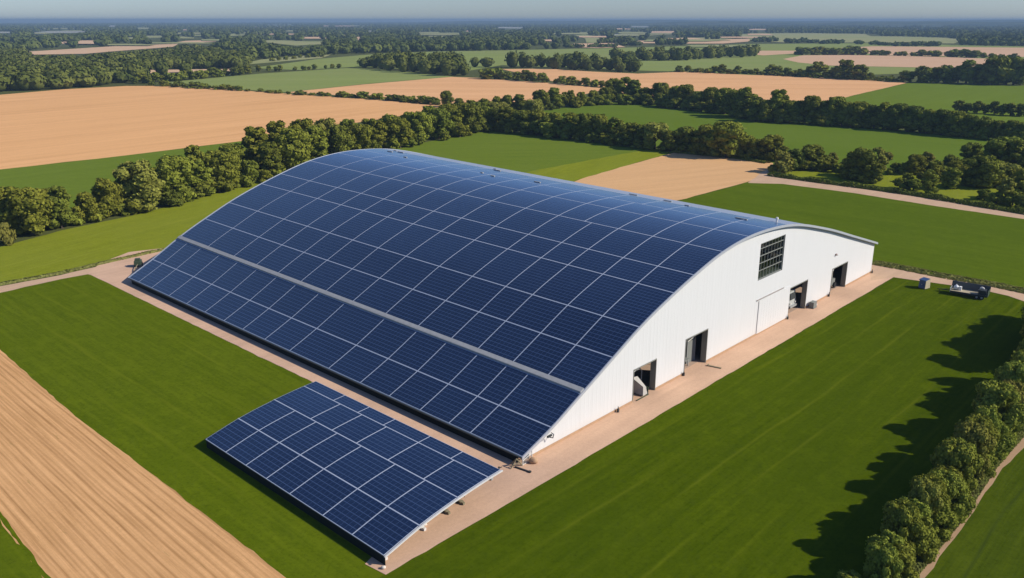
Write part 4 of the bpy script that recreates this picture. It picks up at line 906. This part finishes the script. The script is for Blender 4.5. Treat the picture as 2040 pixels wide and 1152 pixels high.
row('bushes between the upper pale fields at the right', [(1590, 110, 12), (1690, 109.5, 13), (1772, 111, 7), (1850, 112.5, 10), (1892, 114, 12), (1942, 115, 11), (2035, 118.5, 7)], 26, ['farbush', 'farbush', 'far'], ['deep', 'dark'], (3, .4), 1.7, .25, 8)
row('short row above the pale left pasture', [(508, 144, 10), (580, 141, 9), (690, 135, 7)], 11, ['far', 'farbush'], ['deep', 'dark'], (4, .6), 1.2, .25, 9)
row('mixed hedge row below the left wood', [(262, 167, 15), (330, 163, 15), (400, 157.5, 15), (500, 147, 13)], 17, ['far', 'far', 'farbush'], ['deep', 'dark', 'mid'], (5, 1), 1.25, .3, 12)
row('low bushes under the row above the right tan field', [(1345, 143.5, 7), (1500, 148.5, 8), (1640, 155.5, 9), (1795, 164, 8)], 24, ['farbush'], ['deep', 'dark'], (4, .4), 1.6, .3, 13)
row('bush line under the left wood', [(535, 123, 8), (600, 116, 7), (650, 113, 11)], 8, ['farbush'], ['deep', 'dark'], (3, .4), 1.1, .25, 10)
# L8: the young hedgerow at the lower right
L8 = 'hedgerow at the lower right'
hb = [(1752, 1176, 86), (1800, 1105, 112), (1836, 1065, 92), (1872, 1030, 108), (1904, 985, 102), (1930, 945, 96), (1957, 905, 98), (1984, 868, 92), (2008, 835, 92), (2030, 800, 96), (2056, 768, 100)]
for i, (x_, y_, h_) in enumerate(hb): plant(x_ - 8 + (6, -5, 2)[i % 3], y_ + 4, h_ * (.90, .78, .98, .70, .88)[i % 5], 'hedge', ('hedge', 'hedge', 'olive')[i % 3], L8, (.62, .58, .50, .70)[i % 4])
for i, (x_, y_, h_) in enumerate([(1694, 1180, 38), (1778, 1150, 60), (1822, 1100, 62), (1856, 1052, 62), (1890, 1018, 60), (1946, 935, 58), (1972, 895, 56), (2020, 825, 56)]):
    plant(x_ - 6, y_ + 8, h_, 'hedge', 'hedge', L8, .95)
for i in range(len(hb) - 1):
    plant((hb[i][0] + hb[i + 1][0]) / 2 - 14, (hb[i][1] + hb[i + 1][1]) / 2 + 4, 66 + 8 * (i % 3), 'hedge', 'hedge', L8, .66)
for (x_, y_, h_) in ((2085, 735, 96), (2112, 702, 96), (2140, 672, 92), (2150, 655, 84)): plant(x_, y_, h_, 'hedge', 'hedge', L8 + ' ', .95)

ORD = 'first second third fourth fifth sixth seventh eighth ninth tenth eleventh twelfth thirteenth fourteenth fifteenth sixteenth seventeenth eighteenth nineteenth twentieth'.split()
TEN = {2: 'twenty', 3: 'thirty'}
def ordinal(i):
    if i < 20: return ORD[i]
    t, u = divmod(i + 1, 10); return (TEN[t] + 'ieth').replace('yi', 'i') if u == 0 else TEN[t] + '-' + ORD[u - 1]
CW = {'dark': 'dark green', 'mid': 'green', 'olive': 'pale olive', 'deep': 'very dark', 'hedge': 'light green'}
lines = {}
for t in TREES: lines.setdefault(t[5], []).append(t)
for ln, ts in lines.items():
    ts.sort(key=lambda t: t[1]); nm = 'bush' if all('bush' in t[2] for t in ts) else 'tree'
    grp = ln.strip()
    for i, (r, px, n_, key, col, _) in enumerate(ts):
        if ln.endswith(' '): lab = 'young hedge tree behind the lower right hedgerow, beside the road bend'
        elif i == 0: lab = f'leftmost {nm} of the {grp}'
        elif i == len(ts) - 1: lab = f'rightmost {nm} of the {grp}'
        else: lab = f'{CW[col]} {nm}, {ordinal(i)} from left in {grp}'
        if len(lab.split()) > 16: lab = lab.replace('very dark ', 'dark ').replace(' the ', ' ', 1)
        tag(r, lab, 'bush' if 'bush' in n_ else 'tree', grp)

# ------------------------------------------------------------------ woods that read as one mass
def inside(p, poly):
    c = False; n = len(poly)
    for i in range(n):
        x1, y1 = poly[i]; x2, y2 = poly[(i + 1) % n]
        if (y1 > p[1]) != (y2 > p[1]) and p[0] < (x2 - x1) * (p[1] - y1) / (y2 - y1) + x1: c = not c
    return c
def blobs(name, spots, label, mat, seed, nleaf=34, cat='wood', tmul=1.):
    """spots: (x, y, width, height, tone) -> ONE mesh of small crowns"""
    rng = np.random.default_rng(seed); S = np.array(spots); n = len(S)
    d = rng.normal(size=(n, nleaf, 3)); d[..., 2] = np.abs(d[..., 2]) * 1.0 - .12; d /= np.linalg.norm(d, axis=2)[..., None]
    rad = np.stack([S[:, 2] / 2, S[:, 2] / 2, S[:, 3] * .52], 1)[:, None, :]
    c = np.stack([S[:, 0], S[:, 1], S[:, 3] * .46], 1)[:, None, :]
    lump = 1 + .16 * np.sin(d[..., :1] * 5 + rng.uniform(0, 6, (n, 1, 1))) * np.cos(d[..., 1:2] * 4 + rng.uniform(0, 6, (n, 1, 1)))
    pos = c + d * rad * lump * rng.uniform(.88, 1.06, (n, nleaf, 1))
    nrm = d + rng.normal(size=d.shape) * .35; nrm /= np.linalg.norm(nrm, axis=2)[..., None]
    size = (S[:, 2] * .15 * math.sqrt(34 / nleaf))[:, None] * rng.uniform(.6, 1.3, (n, nleaf))
    # cores
    v0, f0 = sphere_core(np.zeros(3), np.ones(3), 7, 4); m_ = len(v0)
    cv = (v0[None] * rad * .9 + c).reshape(-1, 3); cf = (f0[None] + (np.arange(n) * m_)[:, None, None]).reshape(-1, 4)
    tone = np.concatenate([np.repeat(S[:, 4], nleaf * 4), np.repeat(S[:, 4], m_)])
    me = quads_mesh(name, pos.reshape(-1, 3), nrm.reshape(-1, 3), size.reshape(-1), rng, [mat], (cv, cf), tone)
    o = bpy.data.objects.new(name, me); COL.objects.link(o); tag(o, label, cat, None, 'stuff'); return o

def scatter(poly, w, h, sx, sy, seed, exclude=()):
    rn = random.Random(seed); out = []; xs = [p[0] for p in poly]; ys = [p[1] for p in poly]; y = min(ys)
    while y < max(ys):
        D = H * F / max(3., y - HY); ppm = F / D; wp = max(w * ppm, 4.5); x = min(xs) + rn.uniform(0, wp)
        while x < max(xs):
            p = (x + rn.uniform(-.3, .3) * wp, y + rn.uniform(-.4, .4) * sy)
            if inside(p, poly):
                hh = h * rn.uniform(.7, 1.2); hp = hh * ppm; ok = True
                for e in exclude:
                    if inside(p, e) or inside((p[0], p[1] - hp * .75), e) or inside((p[0], p[1] - hp * .35), e) or inside((p[0], p[1] - hp * 1.0), e): ok = False; break
                if ok:
                    g = P(*p); out.append((g[0], g[1], wp / ppm * rn.uniform(.85, 1.35), hh, min(1, max(0, rn.gauss(.45, .25)))))
            x += wp * sx * rn.uniform(.7, 1.2)
        y += max(sy, .10 * h * ppm)
    return out
FP = [f[0] for f in FARF]
blobs('wood', scatter(((716, 134), (735, 130), (900, 130), (930, 148), (925, 153), (880, 151), (800, 144)), 11, 13.5, .75, 1.2, 1), 'small dark wood between the pale pasture and tan field at centre', NEARWOOD, 1, 130)
blobs('wood', scatter(((902, 133), (985, 131.5), (986, 135), (905, 136)), 11, 12, .8, 1.2, 2), 'narrow row wood right beside the small centre wood', NEARWOOD, 2, 130)
blobs('wood', scatter(((1002, 137), (1004, 133), (1075, 132), (1190, 133), (1285, 142), (1275, 146), (1180, 142), (1080, 137)), 11, 13.5, .75, 1.2, 3), 'long dark wood above the central tan field', NEARWOOD, 3, 130)
blobs('wood', scatter(((1190, 119.5), (1340, 116), (1508, 108.5), (1508, 113), (1360, 121), (1230, 123.5)), 11, 12.5, .75, 1.2, 4), 'slim wood above and right of the long dark wood', NEARWOOD, 4, 110)
LW = ((-260, 190), (0, 186), (130, 177), (245, 168.5), (262, 164), (285, 160), (300, 150), (470, 143), (500, 132), (500, 122), (420, 108), (360, 98), (250, 104), (160, 111), (40, 112), (-260, 116))
blobs('wood', scatter(LW, 12, 10.5, .75, 1.5, 5, FP + [((285, 148), (462, 144), (462, 138), (300, 140))]), 'broad mixed wood at the left above the large tan field', NEARWOOD, 5, 110)
MIDW = ((500, 121), (560, 114), (650, 110.5), (692, 108), (870, 103), (1128, 98.5), (1130, 84), (980, 76), (700, 80), (480, 84), (420, 96))
blobs('wood', scatter(MIDW, 13, 12, .75, 1.5, 6, FP), 'wide wood across the middle distance behind the pale pasture', FARLEAF, 6, 50)
FARW = [(((-260, 112), (0, 108), (60, 100), (360, 86), (480, 86), (480, 47), (-260, 50)), 'hazy woods far off at the left'),
        (((480, 86), (700, 82), (980, 78), (1130, 84), (1130, 44.5), (480, 46.5)), 'hazy woods far off at the centre'),
        (((1130, 84), (1250, 90), (1380, 90), (1480, 84), (1480, 70), (1560, 66), (1560, 44.5), (1130, 44.5)), 'hazy woods far off right of centre'),
        (((1560, 66), (1735, 68), (1760, 73), (1900, 79), (1910, 91), (2300, 96), (2300, 45), (1560, 45)), 'hazy woods far off at the right')]
for i, (pl, lab) in enumerate(FARW): blobs('far_wood', scatter(pl, 13, 12, .8, 1.15, 20 + i, FP), lab, FARLEAF, 20 + i, 20)
hr = []
for k, (x0, x1, y0, h_) in enumerate(((1505, 1550, 83.5, 9), (1568, 1632, 86, 8), (1640, 1682, 87, 8), (1708, 1722, 88.5, 9), (1736, 1752, 90, 7), (1760, 1775, 90.5, 6), (1784, 1870, 92, 8), (1128, 1160, 95, 7), (1180, 1228, 95.5, 8), (1242, 1275, 91, 8), (1310, 1370, 89, 12))):
    rn = random.Random(k)
    x_ = x0
    while x_ < x1:
        y_ = y0 + rn.uniform(-.8, .8); g = P(x_, y_); D = g[1]; hr.append((g[0], g[1], 13 * rn.uniform(.8, 1.3), h_ * D / F * rn.uniform(.7, 1.1), rn.uniform(.1, .6))); x_ += 13 * F / D * .6
blobs('hedgerow', hr, 'broken hedges and copses between the far pale fields', FARLEAF, 40, 40, 'hedgerow')

# clipped hedge beside the gravel road, verges
def strip(name, pts, w, h, dens, leaf, mat, seed):
    rng = np.random.default_rng(seed); P_, N_ = [], []
    for i in range(len(pts) - 1):
        p, q = np.array(pts[i][:2]), np.array(pts[i + 1][:2]); L = np.linalg.norm(q - p); n = int(L * dens); t = rng.uniform(0, 1, n)
        tt = np.array([-(q - p)[1], (q - p)[0]]) / L; a = rng.uniform(0, math.pi, n)
        und = .75 + .25 * np.sin(t * L * .7 + i) * np.sin(t * L * .23)
        c = p[None] + (q - p)[None] * t[:, None]; off = np.cos(a) * w / 2; z = np.sin(a) * h * und
        xy = c + tt[None] * off[:, None]; r = rng.uniform(.75, 1.05, n)
        P_.append(np.stack([xy[:, 0], xy[:, 1], z * r + .03], 1)); N_.append(np.stack([tt[0] * np.cos(a), tt[1] * np.cos(a), np.sin(a) + .2], 1) + rng.normal(size=(n, 3)) * .4)
    pos = np.concatenate(P_); nn = np.concatenate(N_); nn /= np.linalg.norm(nn, axis=1)[:, None]
    me = quads_mesh(name, pos, nn, leaf * rng.uniform(.6, 1.3, len(pos)), rng, [mat]); o = bpy.data.objects.new(name, me); COL.objects.link(o); return o
tag(strip('hedge', pix((1533, 350), (1560, 354), (1640, 365), (1740, 378), (1830, 391), (1930, 408), (2045, 427), (2200, 455)), 2.4, 1.5, 70, .24, LEAF['deep'], 1), 'low dark hedge running along the far side of the gravel road', 'hedge')
GT = mat_leaf('dry_grass', (.11, .12, .02), (.30, .27, .09), .3)
tag(strip('verge_grass', pix((1740, 524), (1800, 535), (1891, 553), (1969, 566), (2045, 582), (2200, 618)), 3.2, .45, 60, .20, GT, 2), 'rough dry grass on the verge behind the road beside the barn', 'grass', None, 'stuff')
tag(strip('verge_grass', pix((-60, 581), (0, 567), (120, 545), (230, 519), (330, 497)), 1.6, .3, 50, .18, GT, 3), 'rough grass edging the dirt road left of the barn', 'grass', None, 'stuff')
tag(strip('verge_grass', pix((1770, 1190), (1808, 1130), (1893, 1028), (1963, 926), (2030, 851), (2140, 738)), 2.2, .4, 130, .13, mat_leaf('verge_green', (.06, .08, .015), (.21, .21, .06), .3), 4), 'long pale grass between the lower right hedgerow and the track', 'grass', None, 'stuff')
tag(strip('verge_grass', pix((1340, 303), (1400, 309), (1460, 314), (1530, 326)), 3.0, .9, 60, .25, LEAF['dark'], 5), 'dark rough grass along the top of the small tan field', 'grass', None, 'stuff')

# ------------------------------------------------------------------ haze
m = NT('haze_air'); pv = m.n('VolumePrincipled'); pv.inputs['Color'].default_value = (.30, .44, .60, 1); pv.inputs['Density'].default_value = 1.5e-4
m.l(pv.outputs[0], m.out.inputs['Volume'])
hz = MB().box(-20000, 20000, -20000, 20000, -1., 58.).build('haze', m.m); tag(hz, 'thin blue summer haze over the far countryside', 'haze', None, 'stuff')
